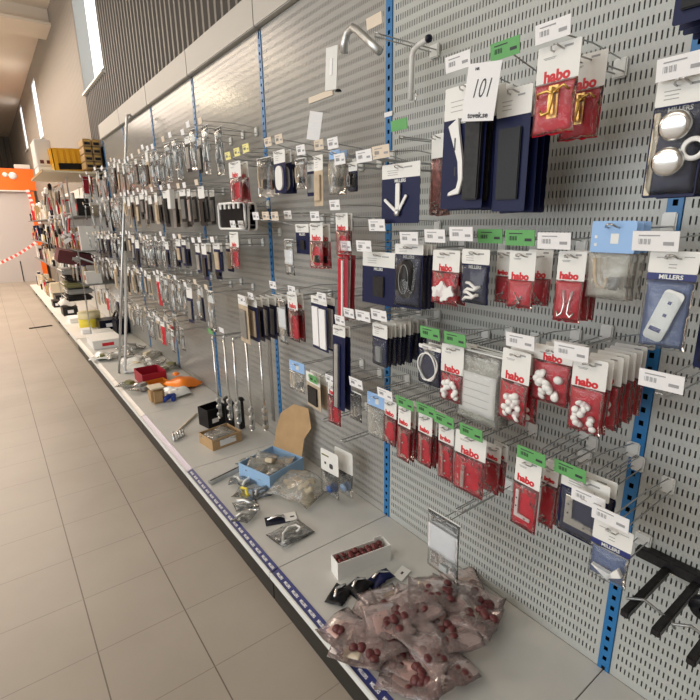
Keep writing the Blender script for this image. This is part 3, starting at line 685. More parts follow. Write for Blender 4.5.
('lightblue', 'tanhook', 1, 0.02, -0.27, 1.774, 0.868, 0.116, 0.135, 0.35, 'small bag with light blue top', 'low hook by cardboard flap', None, None),
('tan', 'strap', 2, 0.03, -0.27, 1.643, 0.845, 0.121, 0.157, 0.3, 'small olive glass card', 'low hook with green ticket', 'g', (1.61, 0.834)),
('clear', 'strip', 1, 0.02, -0.27, 1.343, 0.849, 0.075, 0.114, 0.12, 'clear bag with steel rod', 'low hook left of blue header', 'w', (1.314, 0.896)),
]
for i, (kind, cont, n, sp, X, y, zt, wd, h, hf, desc, where, tc, tp) in enumerate(HOOKS):
    if kind == 'redlong' or kind == 'blackset': sp = .03
    far = y > 1.35
    tw, th = (.078, .036) if not far else (.06, .034)
    make_hook(X, y, zt-.016 if kind != 'empty' else zt, tc, tp, where, -X, tw, th)
    if kind != 'empty': hang(kind, cont, n, sp, X, y, zt, wd, h, hf, desc, where, i*17+3)
# crowded hooks of the far bays
ROWN = ['top', 'second', 'third', 'fourth', 'lowest']
KN = {'clear': 'clear bag of steel fittings', 'habo': 'red and white card', 'navy': 'navy card', 'tan': 'tan fitting card', 'dark': 'black tool card', 'whitebox': 'white box card'}
rnd = random.Random(5)
ON = ['first', 'second', 'third', 'fourth', 'fifth', 'sixth', 'seventh', 'eighth', 'ninth', 'tenth']
FARROWS = [(1.93, .25), (1.665, .24), (1.35, .22), (1.075, .24), (.72, .22)]
BAYN = {2: 'third bay', 3: 'fourth bay', 4: 'fifth bay', 5: 'sixth bay'}
for bay in (2, 3, 4, 5):
    for r, (z, hh) in enumerate(FARROWS):
        nh = {2: 6, 3: 7, 4: 6, 5: 5}[bay]
        if bay == 2 and r == 4: continue
        if bay == 5 and r < 2: nh = 3
        for j in range(nh):
            y = .4697+bay + .09 + j*(.86/(nh-1))
            if bay == 2 and r in (1, 3) and y < 2.62: continue
            zz = z+rnd.uniform(-.02, .02)+(.03 if r == 0 and bay > 3 else 0)
            kind = rnd.choice(['clear', 'clear', 'tan', 'dark', 'dark', 'clear'] if r < 2 else ['clear', 'clear', 'clear', 'tan', 'habo', 'dark', 'navy'])
            if bay == 2 and r == 1: kind = rnd.choice(['dark', 'whitebox', 'dark', 'navy'])
            if bay == 2 and r == 2: kind = rnd.choice(['navy', 'navy', 'clear'])
            if bay == 5 and r == 0 and j > 2: kind = 'tan'
            n = rnd.choice([1, 2, 2, 3]); X = -.27-rnd.uniform(0, .03)
            wd = rnd.uniform(.065, .1); h = hh*rnd.uniform(.65, 1.05)
            where = '%s hook of %s row, %s' % (ON[j], ROWN[r], BAYN[bay])
            make_hook(X, y, zz, rnd.choice('wwb'), (y, zz+.035), where, -X, .052, .03, True)
            hang(kind, {'clear': 'silver', 'habo': 'strip'}.get(kind, 'strap'), n, .07, X, y, zz+.014, wd, h, rnd.choice([.2, .3]), KN[kind], where, 1000+bay*100+r*20+j, False)
# ---------------------------------------------------------------- special hanging things
def lot_tag():
    t = thing('lot_tag', 'white paper lot tag handwritten 101 hanging before the tall navy cards', 'tag', (-.31, .788, 1.812), (0, 0, -PI/2+.1))
    w_, h_ = .088, .122
    c = put('tag_card', bxm(-w_/2, w_/2, 0, .0008, -h_, 0, 'white_paper'), t, (0, 0, 0), (0, .12, 0))
    put('handwritten_number', text_mesh('101', .058, 'ink', .0004, -.0008, .25, .62), c, (0, -.0006, -h_*.45))
    put('printed_address', text_mesh('tovek.se', .0165, 'ink', .0003, .0004), c, (0, -.0006, -h_*.9))
    put('printed_heading', text_mesh('NR', .008, 'ink', .0003, .0003), c, (-.018, -.0006, -h_*.1))
lot_tag()
t = thing('lot_tag', 'pinkish paper tag leaning out above the second bay hooks', 'tag', (-.2, 1.66, 1.87), (0, 0, -PI/2+.5))
put('tag_card', bxm(-.028, .028, 0, .0008, -.1, 0, 'white_paper'), t, (0, 0, 0), (0, .2, 0)); put('tag_string', tubem([(0, 0, 0), (.005, .05, .01), (.005, .11, .012)], .0008, 'wire', 5), t)
tag(put('shelf_sticker', bxm(-.004, -.001, 1.83, 2.02, 1.985, 2.01, 'beige_ticket')), 'pale beige sticker strip on the panel above the leaning tag', 'sticker')
# accessory wires near the top of the middle post
def small_hook(loc, L, label, tcol=None):
    t = thing('display_hook', label, 'hook', loc)
    put('back_clip', bxm(-.012, -.0005, -.02, .02, -.02, .02, 'clear_plastic', .003), t)
    for s in (-1, 1): put('wire_prong', tubem([(-.01, s*.012, 0), (-L, s*.012, .0), (-L-.01, 0, .008)], .0019, 'wire', 6), t)
    if tcol: put('price_ticket', bxm(-.002, 0, -.035, .035, -.015, .015, tcol), t, (-L-.012, 0, .035), (0, -.12, 0))
    return t
small_hook((0, 1.24, 2.0), .25, 'double-wire hook crossing the top of the middle blue post', 'beige_ticket')
small_hook((0, 1.16, 1.71), .22, 'double-wire hook left of the 101 tag with green ticket', 'green_ticket')
small_hook((0, .42, .63), .24, 'bare double-wire hook beside the lower right blue post')
small_hook((0, .60, .80), .27, 'bare wire hook above the navy bracket card')
small_hook((0, .62, 1.35), .05, 'short clear clip hook left of the right blue post')
small_hook((0, .84, .60), .26, 'bare wire hook just above the zip bag')
small_hook((0, 1.42, .62), .28, 'bare wire hook above the white punched card')
small_hook((0, 1.60, .64), .25, 'lower bare wire hook left of the middle blue post')
def grab_rail():
    t = thing('coat_rail', 'curved grey metal rail with a pale card hanging at the top', 'rail', (-.25, 1.37, 2.055), (0, 0, 0))
    put('curved_bar', tubem([(.0, .04, -.06), (0, .035, -.03), (0, .02, -.006), (0, -.01, 0), (0, -.04, -.02), (0, -.09, -.06), (0, -.14, -.1)], .012, 'steel', 12), t)
    c = put('pale_card', bxm(-.004, -.002, -.035, .035, -.13, 0, 'clear_plastic', .001), t, (-.012, .085, -.03), (.1, 0, 0)); put('oval_print', rects([(0, -.06, .014, .05)], 'white_paper'), c, (-.005, 0, 0), FR_)
    put('end_cap', lathem([(0, .006), (.008, .006), (.012, 0), (0, 0)], 'black', 12), t, (0, .075, -.165))
grab_rail()
t = thing('door_handle_bar', 'white L-shaped steel handle hanging right of the middle blue post', 'handle', (-.1, 1.24, 2.0))
put('bent_bar', tubem([(0, .06-.005, 0+.0), (0, .02, 0), (0, 0, -.02), (0, -.0, -.06)][::-1] if 0 else [(0, -.065, .002), (0, -.02, -.004), (0, -.0, -.012), (0, .008, -.03), (0, .01, -.155)], .0085, 'white_plastic', 10), t)
put('dark_end', lathem([(0, .006), (.009, .005), (.0115, 0), (.0115, -.008), (0, -.008)], 'navy_dark', 12, Matrix.Rotation(PI/2, 4, 'X')), t, (0, -.067, .002))
put('small_loop', tubem([(0, -.002+.014*math.cos(a), -.15+.014*math.sin(a)) for a in [i*PI/6 for i in range(9)]], .0025, 'chrome', 6), t)
tag(put('post_label', bxm(-.006, -.0045, 1.447, 1.492, 1.842, 1.858, 'white_paper')), 'small white label stuck across the middle blue post', 'label')
# dark peg bars at the lower right
t = thing('peg_rail', 'dark steel rail with protruding square pegs at the lower right', 'rail', (0, .25, .60))
put('cross_bar', bxm(-.03, -.001, -.30, .175, -.014, .016, 'dark_item', .002), t)
for y_, z_ in ((.10, -.012), (.035, -.012), (-.035, -.03)): put('square_peg', bxm(-.26, -.03, y_-.009, y_+.009, z_-.009, z_+.009, 'dark_item', .002), t)
for y_ in (.085, -.01): put('retaining_wire', tubem([(-.22, y_+.03, 0), (-.2, y_, .006), (-.2, y_-.06, -.01), (-.19, y_-.065, -.03)], .0035, 'dull_steel', 6), t)
t = thing('swivel_caster', 'small caster with chrome fork hanging at the right edge', 'caster', (-.12, .235, .655))
put('fork', bxm(-.012, .012, -.02, .0, -.06, .0, 'chrome', .004), t); put('wheel', lathem([(.008, -.01), (.026, -.01), (.03, -.005), (.03, .005), (.026, .01), (.008, .01)], 'black', 20, Matrix.Translation((0, .005, -.05)) @ Matrix.Rotation(PI/2, 4, 'Y')), t)
# long drop bolts
def bolt(y, X, ztop, zbot, i, where):
    t = thing('drop_bolt', 'long chrome drop bolt rod, ' + where, 'bolt', (X, y+.01, ztop), (random.uniform(-.03, .03), 0, 0), group='long drop bolts')
    L = ztop-zbot
    put('rod', tubem([(0, 0, 0), (0, 0, -L)], .007, 'chrome', 10), t)
    put('hook_end', tubem([(0, 0, 0), (.0, .0, .018), (.012, 0, .026), (.02, 0, .015)], .006, 'chrome', 8), t)
    for z_ in (-L+.02, -L+.075, -L+.12): put('guide_collar', bxm(-.014, .014, -.015, .015, z_-.012, z_+.012, 'steel', .004), t)
    put('ball_tip', dome(.012, 'chrome'), t, (0, 0, -L-.004), (-PI/2, 0, 0))
    put('slide_plate', bxm(.008, .011, -.017, .017, -L+.005, -L+.14, 'steel', .001), t)
BOLTS = [(-.25, 2.835, .76, .24, 'leftmost of the group'), (-.25, 2.65, .80, .29, 'second from left'), (-.25, 2.51, .81, .31, 'middle one of five'), (-.25, 2.335, .84, .33, 'right front one'), (-.17, 2.33, .84, .31, 'behind the right front one')]
for i, (X, y, a, b, wh) in enumerate(BOLTS): bolt(y, X, a, b, i, wh)
small_hook((0, 2.835, .785), .25, 'wire hook holding the leftmost long drop bolt', 'green_ticket')
small_hook((0, 2.65, .825), .25, 'wire hook holding the second long drop bolt', 'white_paper')
small_hook((0, 2.51, .835), .25, 'wire hook holding the middle long drop bolt')
small_hook((0, 2.335, .865), .25, 'wire hook holding the right pair of drop bolts')
t = thing('blue_sleeve', 'dark grey blue plastic sleeve hanging behind the right drop bolt', 'sleeve', (-.12, 2.335, .872))
put('sleeve_sheet', bxm(0, .003, -.02, .02, -.52, 0, 'dull_steel', .001), t)
# metal poles leaning against the wall
t = thing('leaning_pole', 'tall thin steel pole standing on the shelf, hooked top', 'pole', (-.5, 4.66, ZS))
P0 = Vector((0, 0, .002)); P1 = Vector((.36, .05, 2.2))
put('pole_tube', tubem([P0, P0.lerp(P1, .5), P1, P1+Vector((.01, 0, .03)), P1+Vector((.03, 0, .035)), P1+Vector((.045, 0, .015))], .011, 'steel', 10), t)
t = thing('leaning_pole', 'white flat bar standing on the shelf beside the steel pole', 'pole', (-.455, 4.62, ZS))
put('bar', tubem([(0, 0, .002), (.1, .06, .62), (.16, .08, 1.1)], .013, 'frame_white', 6), t)
# ---------------------------------------------------------------- goods lying on the base shelf
def W(x, y, z=0): return (x, y, ZS+z)
def carton(label, loc, rz, w_, d_, h_, material, inner=None, flaps=(), t_=.003, name='carton'):
    t = thing(name, label, 'box', loc, (0, 0, rz))
    bm = bmesh.new()
    box(bm, 0, w_, 0, d_, 0, t_)
    for a in ((0, w_, 0, t_), (0, w_, d_-t_, d_), (0, t_, t_, d_-t_), (w_-t_, w_, t_, d_-t_)): box(bm, a[0], a[1], a[2], a[3], t_, h_)
    put('box_walls', mesh(bm, material), t)
    if inner: put('box_lining', bxm(t_, w_-t_, t_, d_-t_, t_, t_+.001, inner), t)
    return t
def floppy(w_, h_, material, seed, bulge=.012, fold=.012):
    """bag lying flat: x,y in plane"""
    me = bag_mesh(w_, h_, bulge, material, seed, .006, 10, 10, .005)
    for v in me.vertices:
        x, y, z = v.co; v.co = Vector((x, z+h_/2, -y)) + Vector((0, 0, fold*(noise.noise(Vector((x*11+seed, z*11, seed*1.7)))+.35)))
    return me
def min_z(me): return min(v.co.z for v in me.vertices)
# white open box of red-brown plugs
t = carton('long white open box full of red-brown plugs on the shelf', W(-.425, 1.265, 0), 0, .235, .06, .075, 'white_card', 'cream_card')
t.rotation_euler = (0, 0, -.17)
for i in range(16):
    x, y = .02+.026*(i % 8), .018+.024*(i//8)
    p = put('red_plug', dome(.0135, 'plug'), t, (x+random.uniform(-.004, .004), y+random.uniform(-.003, .003), .066+random.uniform(-.006, .006)), (-PI/2+random.uniform(-.6, .6), random.uniform(-.6, .6), 0))
put('cut_corner', bxm(.19, .222, .056, .06, .075, .087, 'white_card', .001), t)
# black crumpled bags
def black_pack(loc, rz, w_, h_, label, m_='black'):
    t = thing('crumpled_pack', label, 'pack', loc, (0, 0, rz)); me = floppy(w_, h_, m_, int(abs(loc[0])*100), .014, .02); put('film_wrap', me, t, (0, 0, -min_z(me)))
    bx = put('shiny_fitting', tubem([(-w_*.35, 0, .03), (0, .01, .035), (w_*.35, -.01, .03)], .006, 'chrome', 6), t); return t
black_pack(W(-.47, 1.195), .5, .10, .07, 'crumpled black and silver pack by the white box front corner')
black_pack(W(-.39, 1.185), .2, .09, .08, 'crumpled glossy black pack behind the pink bags')
black_pack(W(-.30, 1.165), -.1, .10, .06, 'dark blue folded pack below the white box', 'navy')
t = thing('price_card', 'white card with a punched hole lying beside the black packs', 'card', W(-.215, 1.135, .012), (.15, 0, .3)); put('card_sheet', bxm(-.035, .035, -.02, .02, 0, .001, 'white_card'), t); put('punched_hole', bxm(-.006, .008, -.004, .004, .001, .0014, 'ink'), t)
# heap of pink bags
HEAP = [(-.55, 1.04, 0, .1), (-.46, 1.03, 0, .5), (-.37, 1.04, .0, -.2), (-.28, .99, .0, .6), (-.17, 1.0, .0, .2), (-.09, .93, 0, -.5), (-.50, .94, .02, -.3), (-.41, .92, .02, .7), (-.31, .90, .02, .1), (-.21, .90, .02, 1.0), (-.13, .85, .02, .4),
        (-.48, .85, .012, .4), (-.39, .83, .035, .2), (-.29, .82, .035, -.5), (-.20, .80, .03, .3), (-.44, .96, .045, 1.1), (-.33, .95, .05, -.3), (-.24, .95, .05, .8), (-.50, .78, .01, .5), (-.40, .76, .02, -.2), (-.56, .95, .02, .6)]
HP = ['at the front edge', 'nearest the black pack', 'next to the white box', 'below the zip bag', 'by the slotted panel', 'furthest right', 'on the left slope', 'left of the middle', 'at the middle', 'right of the middle', 'on the right slope',
      'over the ticket strip', 'low in the middle', 'lower right', 'lowest on the right', 'on the top left', 'on the very top', 'on the top right', 'lowest at the front', 'lowest in the middle', 'hanging over the lip']
for i, ((x, y, z, a), ph) in enumerate(zip(HEAP, HP)):
    t = thing('plug_bag', 'pink-tinted clear bag of plugs in the heap, ' + ph, 'bag', W(x, y, z+.004), (random.uniform(-.12, .12), random.uniform(-.12, .12), a), 'heap of pink plug bags')
    w_, h_ = random.uniform(.13, .16), random.uniform(.15, .19)
    me = floppy(w_, h_, 'film_pink', 30+i, .013, .03); mz = min_z(me); put('clear_bag', me, t, (0, 0, -mz))
    put('paper_slip', wavy_card(w_*.7, h_*.3, -h_*.05, ('slip_pink', 'slip_pink', 'cream_card')[i % 3], i), t, (0, 0, -mz+.008), (-PI/2, 0, 0))
    for k in range(9): put('rubber_plug', dome(.0165, 'bronze_plug'), t, (random.uniform(-.3, .3)*w_, random.uniform(-.38, .15)*h_, -mz+.008+.008*random.random()), (-PI/2+random.uniform(-.5, .5), random.uniform(-.5, .5), 0))
# small packs in front of the blue carton
t = thing('fitting_pack', 'black-backed fitting card lying near the shelf front', 'pack', W(-.42, 1.75, .002), (0, 0, -.35)); put('backing_card', bxm(-.06, .05, -.035, .03, 0, .0015, 'navy_dark'), t); put('header_card', bxm(.03, .085, -.03, .035, .001, .003, 'white_card'), t); put('hang_hole', bxm(.055, .075, -.006, .004, .003, .0034, 'ink'), t); put('steel_piece', tubem([(-.05, 0, .008), (0, .01, .012), (.03, 0, .008)], .006, 'chrome', 6), t)
t = thing('hook_bag', 'clear bag with a white curved hook lying at the shelf front', 'bag', W(-.43, 1.62, .002), (0, 0, .1)); me = floppy(.17, .13, 'film', 3, .012, .01); put('clear_bag', me, t, (0, 0, -min_z(me)))
put('white_hook', tubem([(-.06, -.03, .012), (-.03, .01, .014), (.01, .03, .014), (.045, .02, .014), (.05, -.01, .014), (.02, -.02, .014)], .006, 'white_plastic', 8), t); put('steel_screws', tubem([(-.06, -.03, .012), (-.02, -.045, .012)], .004, 'steel', 6), t)
# blue open carton with kraft flap
t = carton('light blue open carton with a raised kraft flap', W(-.335, 1.99, 0), 0, .25, .24, .085, 'carton_blue', 'kraft', name='open_carton')
t.rotation_euler = (0, 0, .27)
put('kraft_flap', (lambda: (lambda bm: (prism(bm, [(-.11, 0), (.11, 0), (.11, .1), (.15, .17), (.11, .27), (-.0, .27), (-.09, .2), (-.11, .1)], -.0015, .0015), mesh(bm, 'kraft'))[1])(bmesh.new()))(), t, (.25, .12, .085), (0, 0, -PI/2+.12)).rotation_euler = (-.25, 0, -PI/2)
for i in range(5):
    me = floppy(.11, .12, 'film_milk', 60+i, .02, .02); put('inner_bag', me, t, (.07+.05*(i % 3), .08+.08*(i//3), .04+.008*i), (random.uniform(-.3, .3), random.uniform(-.3, .3), random.random()*2))
put('white_piece', bxm(-.05, .05, -.02, .02, -.012, .012, 'wood_white', .004), t, (.12, .12, .085), (.2, .5, .6))
# bag of pale foam pieces
t = thing('foam_bag', 'clear bag of pale cream pieces right of the blue carton', 'bag', W(-.24, 1.87, .002), (0, 0, .4))
me = floppy(.22, .26, 'film_milk', 9, .09, .03); put('clear_bag', me, t, (0, 0, -min_z(me)))
for i in range(9): put('cream_piece', cached('creampiece', lambda: bxm(-.022, .022, -.014, .014, -.01, .01, 'wood_white', .004)), t, (random.uniform(-.06, .06), random.uniform(-.08, .08), .03+.02*(i % 3)), (random.random(), random.random(), random.random()*3))
# white punched cards with clear bags, standing
for i, (x, y, lab) in enumerate(((-.16, 1.70, 'white card with two dark holes over a clear bag, standing upright'), (-.10, 1.67, 'second white card close behind the two-hole card'))):
    t = thing('hanging_card_bag', lab, 'pack', W(x, y, .285), (0, 0, -PI/2+.12))
    put('header_card', card_mesh(.125, 0, -.115, 'white_card', .0012, .01), t)
    if i == 0:
        put('dark_hole', rects([(-.03, -.07, .012, .012)], 'ink'), t, (0, -.001, 0)); h_ = bmesh.new(); prism(h_, rrect(.012, -.075, .026, .026, .009), -.0004, 0); put('dark_hole', mesh(h_, 'ink'), t, (0, -.001, 0))
        put('green_print', rects([(-.03, -.03, .05, .008)], 'olive'), t, (0, -.001, 0))
    put('clear_bag', bag_mesh(.125, .12, .014, 'film', 5+i), t, (0, -.002, -.112)); put('blue_cap', dome(.022, 'blue_tint' if i else 'navy_bag'), t, (.01, -.01, -.19), (.3, 0, 0))
# loose fittings near the front
t = thing('steel_channel', 'short steel channel bar lying at the shelf front', 'bar', W(-.46, 2.27, 0), (0, 0, .25)); put('channel', bxm(-.1, .1, -.014, .014, 0, .02, 'steel', .002), t); put('dark_groove', bxm(-.095, .095, -.005, .005, .02, .0206, 'ink'), t)
FB = [(-.40, 2.14, 'clear bag with white clip behind the yellow clip bag', 'white_plastic'), (-.45, 2.04, 'clear bag with bright yellow clip on the shelf', 'lid_yellow'), (-.49, 1.95, 'clear bag of silver brackets below the yellow clip', 'steel'), (-.53, 1.86, 'clear bag of silver brackets nearest the ticket strip', 'steel'), (-.38, 2.0, 'clear bag with grey tube left of the cream pieces', 'dull_steel'), (-.3, 2.33, 'small clear bag left of the blue carton', 'clear_plastic'), (-.42, 2.17, 'small milky bag behind the steel channel bar', 'clear_plastic')]
for i, (x, y, lab, mm) in enumerate(FB):
    t = thing('fitting_bag', lab, 'bag', W(x, y, .002), (0, 0, i*.7)); me = floppy(.09, .11, 'film', 70+i, .014, .014); put('clear_bag', me, t, (0, 0, -min_z(me)))
    put('inner_fitting', tubem([(-.03, -.03, .015), (-.005, -.01, .02), (.02, .0, .018), (.03, .035, .015)], .008, mm, 8), t)
# kraft carton with label
t = carton('brown open carton with a white label and plastic bags inside', W(-.40, 2.60, 0), .13, .2, .17, .07, 'kraft', 'kraft', name='labelled_carton')
put('white_label', bxm(.05, .16, -.001, 0, .015, .055, 'white_paper'), t)
for i in range(4):
    me = floppy(.1, .11, 'film_milk', 90+i, .018, .016); put('inner_bag', me, t, (.06+.07*(i % 2), .05+.06*(i//2), .05), (0, 0, i))
# dark box and black clips
t = carton('small black box standing behind the brown carton', W(-.30, 2.93, 0), .2, .15, .12, .13, 'black', 'black', name='black_box'); put('white_label', bxm(.03, .08, -.001, 0, .03, .06, 'white_paper'), t)
for i, (x, y, a) in enumerate(((-.18, 2.87, 0), (-.12, 2.80, .4), (-.20, 2.78, -.3))):
    t = thing('black_holder', ('tall black plastic holder %s the drop bolts' % ['left of', 'directly below', 'nearest in front of'][i]), 'holder', W(x, y, 0), (0, 0, a)); put('upright_plate', bxm(-.02, .02, -.012, .012, 0, .2, 'dark_item', .004), t); put('round_head', lathem([(0, .02), (.02, .018), (.03, 0), (0, -.01)], 'dark_item', 14), t, (0, 0, .2))
t = thing('silver_fitting', 'jumble of silver hinge pieces at the shelf front', 'fitting', W(-.52, 2.93, .002), (0, 0, .5))
for i in range(5): put('hinge_piece', tubem([(-.05+.02*i, -.04, .01), (-.02+.02*i, 0, .03), (.03, .05-.02*i, .015)], .009, ('steel', 'clear_plastic')[i % 2], 8), t)
t = thing('cream_rod', 'thin cream rod lying across the shelf behind silver pieces', 'rod', W(-.42, 3.02, .01), (0, 0, 0)); put('rod', tubem([(-.1, -.05, 0), (.14, .2, .0)], .008, 'cream_card', 8), t)
# red bin, orange bags, etc.
t = carton('bright red open plastic bin on the shelf', W(-.42, 4.12, 0), .02, .2, .26, .1, 'crimson', 'crimson', name='plastic_bin')
t = carton('amber see-through bin in front of the red bin', W(-.40, 3.98, 0), .1, .16, .12, .05, 'amber', 'amber', name='plastic_bin')
t = thing('orange_bag', 'bright orange plastic bag against the panel', 'bag', W(-.16, 3.93, .002), (0, 0, .3)); me = floppy(.22, .3, 'orange', 4, .06, .02); put('bag_body', me, t, (0, 0, -min_z(me))); put('bag_knot', dome(.03, 'orange'), t, (0, .06, .09), (-PI/2, 0, 0))
t = thing('kraft_tub', 'beige round-cornered cardboard tub near the shelf front', 'tub', W(-.43, 3.67, 0)); put('tub_body', bxm(-.05, .05, -.06, .06, 0, .12, 'kraft', .02), t); put('tub_lid', bxm(-.052, .052, -.062, .062, .12, .13, 'cream_card', .004), t)
t = thing('blue_clip', 'royal blue plastic clamp on the shelf beside the tub', 'clamp', W(-.34, 3.64, 0), (0, 0, .5)); put('clamp_body', tubem([(-.06, 0, .025), (0, .015, .03), (.05, 0, .025)], .02, 'royal', 10), t); put('clamp_jaw', bxm(-.02, .02, -.05, -.02, 0, .04, 'royal', .008), t)
LB = [(-.25, 3.75, 'white plastic bag between orange bag and tub', .17), (-.53, 4.2, 'white disc bag left of the beige tub', .12), (-.47, 4.02, 'white disc bag touching the beige tub', .12), (-.35, 4.7, 'grey film bag left of the red bin', .2), (-.2, 4.75, 'milky bag behind the red bin', .2), (-.12, 4.5, 'clear bag by the panel behind the red bin', .18), (-.32, 4.95, 'grey bag stacked behind the leaning poles', .2), (-.15, 5.1, 'pale bag beyond the red bin by the panel', .22), (-.38, 5.25, 'grey film pack right of long white box', .22), (-.52, 5.3, 'grey film pack in front of long white box', .2), (-.2, 5.5, 'greenish bag beyond the leaning poles', .2)]
for i, (x, y, lab, s) in enumerate(LB):
    t = thing('goods_bag', lab, 'bag', W(x, y, .002), (0, 0, i)); me = floppy(s, s*1.3, 'film_milk' if i % 3 else 'clear_plastic', 20+i, .03, .03); put('clear_bag', me, t, (0, 0, -min_z(me)))
    for k in range(2): put('inner_item', cached(('inn', i % 4), lambda: bxm(-.04, .04, -.025, .025, 0, .03, ('white_card', 'olive', 'grey_item', 'wood_white')[i % 4], .006)), t, (random.uniform(-.04, .04), random.uniform(-.05, .05), .01+.02*k), (0, 0, random.random()*3))
BX = [(-.53, 5.75, .3, .42, .09, 'white_card', 'long white box lying on the shelf'), (-.40, 6.4, .2, .25, .05, 'white_card', 'flat white box with dark red print behind long white box'), (-.5, 6.7, .12, .15, .05, 'white_paper', 'small white box at the front edge of the shelf'), (-.28, 6.8, .25, .25, .12, 'navy_dark', 'dark stacked boxes right of the yellow tub'), (-.52, 7.6, .15, .3, .06, 'white_paper', 'flat white box beyond the yellow tub'), (-.52, 8.3, .2, .3, .12, 'dark_item', 'dark grey bin under the white bundle'), (-.55, 9.3, .1, .3, .1, 'dark_item', 'small black box near the shelf front far away'), (-.45, 9.9, .2, .4, .12, 'dark_item', 'black tools beyond the white bundle')]
for x, y, a, b, c, mm, lab in BX:
    t = thing('goods_box', lab, 'box', W(x, y, 0)); put('box_body', bxm(0, a, 0, b, 0, c, mm, .004), t); put('box_label', bxm(a*.3, a*.7, -.001, 0, c*.3, c*.7, 'white_paper' if mm != 'white_card' else 'red_print'), t)
    put('box_lid', bxm(-.002, a+.002, -.002, b+.002, c, c+.006, mm), t)
t = thing('storage_tub', 'round tub with pale top and mustard yellow band', 'tub', W(-.33, 7.2, 0)); put('lower_band', lathem([(0, 0), (.13, 0), (.135, .005), (.135, .12), (0, .12)], 'lid_yellow', 28), t); put('upper_band', lathem([(0, .12), (.137, .12), (.137, .2), (.13, .205), (0, .205)], 'pale_yellow', 28), t)
t = thing('cloth_bundle', 'white cloth-like bundle on a dark bin', 'bundle', W(-.44, 8.42, .13)); me = floppy(.22, .3, 'shelf_white', 44, .08, .04); put('bundle_body', me, t, (0, 0, -min_z(me))); put('bundle_strap', tubem([(-.08, -.08, .08), (0, 0, .2), (.06, .1, .09)], .01, 'grey_item', 6), t)
t = thing('green_tool', 'dark green power tool case near the slotted panel', 'tool case', W(-.16, 6.35, 0)); put('case_body', bxm(0, .14, 0, .3, 0, .2, 'navy_dark', .02), t); put('case_handle', tubem([(.02, .05, .2), (.05, .08, .27), (.05, .22, .27), (.02, .25, .2)], .012, 'dark_item', 8), t)
# ---------------------------------------------------------------- far shelving run beyond the slotted panels
def far_unit(y0, i):
    t = thing('shelf_unit', 'far white shelving unit, %s one beyond the slotted panels' % ORD[i].replace('nearest', 'first'), 'shelving', (0, y0, 0), group='far white shelving units')
    put('back_board', bxm(-.02, .0, 0, .99, ZS, 2.0, 'shelf_white'), t)
    put('base_deck', bxm(-.60, -.02, 0, .995, ZS-.03, ZS, 'shelf_white', .002), t)
    put('front_edge', bxm(-.612, -.60, 0, .995, ZS-.035, ZS-.0, 'frame_white', .002), t)
    for z in (.75, 1.15, 1.55): put('shelf_board', bxm(-.42, -.02, .01, .98, z+.011, z+.025, 'dull_steel', .002), t)
    put('side_post', bxm(-.03, .0, .0, .015, 0, 2.02, 'deck'), t)
    put('shelf_foot', bxm(-.58, -.5, .02, .07, 0, ZS-.03, 'dark_item', .004), t)
    put('slat_board', bxm(-.028, -.02, 0, .99, 1.2, 1.9, 'frame_white'), t)
NU = 8
for i in range(NU): far_unit(6.49+i, i) if i < 7 else None
GM = ['dark_item', 'white_card', 'red', 'grey_item', 'tan_item', 'maroon', 'shelf_white', 'navy', 'cream_card', 'wood_white', 'egg', 'steel']
GN = {'dark_item': 'black', 'white_card': 'white', 'red': 'red', 'grey_item': 'grey', 'tan_item': 'tan', 'maroon': 'dark maroon', 'shelf_white': 'off-white', 'navy': 'navy', 'cream_card': 'cream', 'wood_white': 'pale cream', 'egg': 'brown', 'steel': 'silver'}
LV = [(ZS, 'base'), (.775, 'lower'), (1.175, 'middle'), (1.575, 'upper')]
rnd = random.Random(77)
for u in range(7):
    for li, (z, ln) in enumerate(LV):
        if li == 0 and u < 4: continue
        y = 6.55+u; j = 0
        while y < 7.38+u:
            b = rnd.uniform(.07, .16); a = rnd.uniform(.12, .28); c = rnd.uniform(.1, .3); m_ = rnd.choice(GM)
            x0 = -.40+rnd.uniform(0, .06); a = min(a, -.03-x0)
            if li == 0: x0 -= .1
            t = thing('goods_box', '%s goods %s, %s along the %s shelf of far unit %s' % (GN[m_], ('box', 'pack')[j % 2], ON[j], ln, ORD[u].replace('nearest', 'first')), 'box', (x0, y, z), group='goods on the far shelves')
            if j % 3 == 1:
                me = lathem([(0, 0), (b*.42, 0), (b*.45, c*.1), (b*.45, c*.7), (b*.2, c*.85), (b*.2, c), (0, c)], m_, 12, Matrix.Translation((b*.5, b*.5, 0)))
                t['category'] = 'canister'; t['label'] = t['label'].replace('goods box', 'canister').replace('goods pack', 'canister'); put('canister_body', me, t); put('canister_cap', lathem([(0, c), (b*.21, c), (b*.21, c+.02), (0, c+.02)], rnd.choice(GM), 12, Matrix.Translation((b*.5, b*.5, 0))), t)
            else:
                put('box_body', bxm(0, a, 0, b, 0, c, m_, .004), t); put('box_label', bxm(-.001, 0, b*.2, b*.8, c*.3, c*.7, rnd.choice(['white_paper', 'red_print', 'white_paper', 'lid_yellow'])), t)
            y += b+.02; j += 1
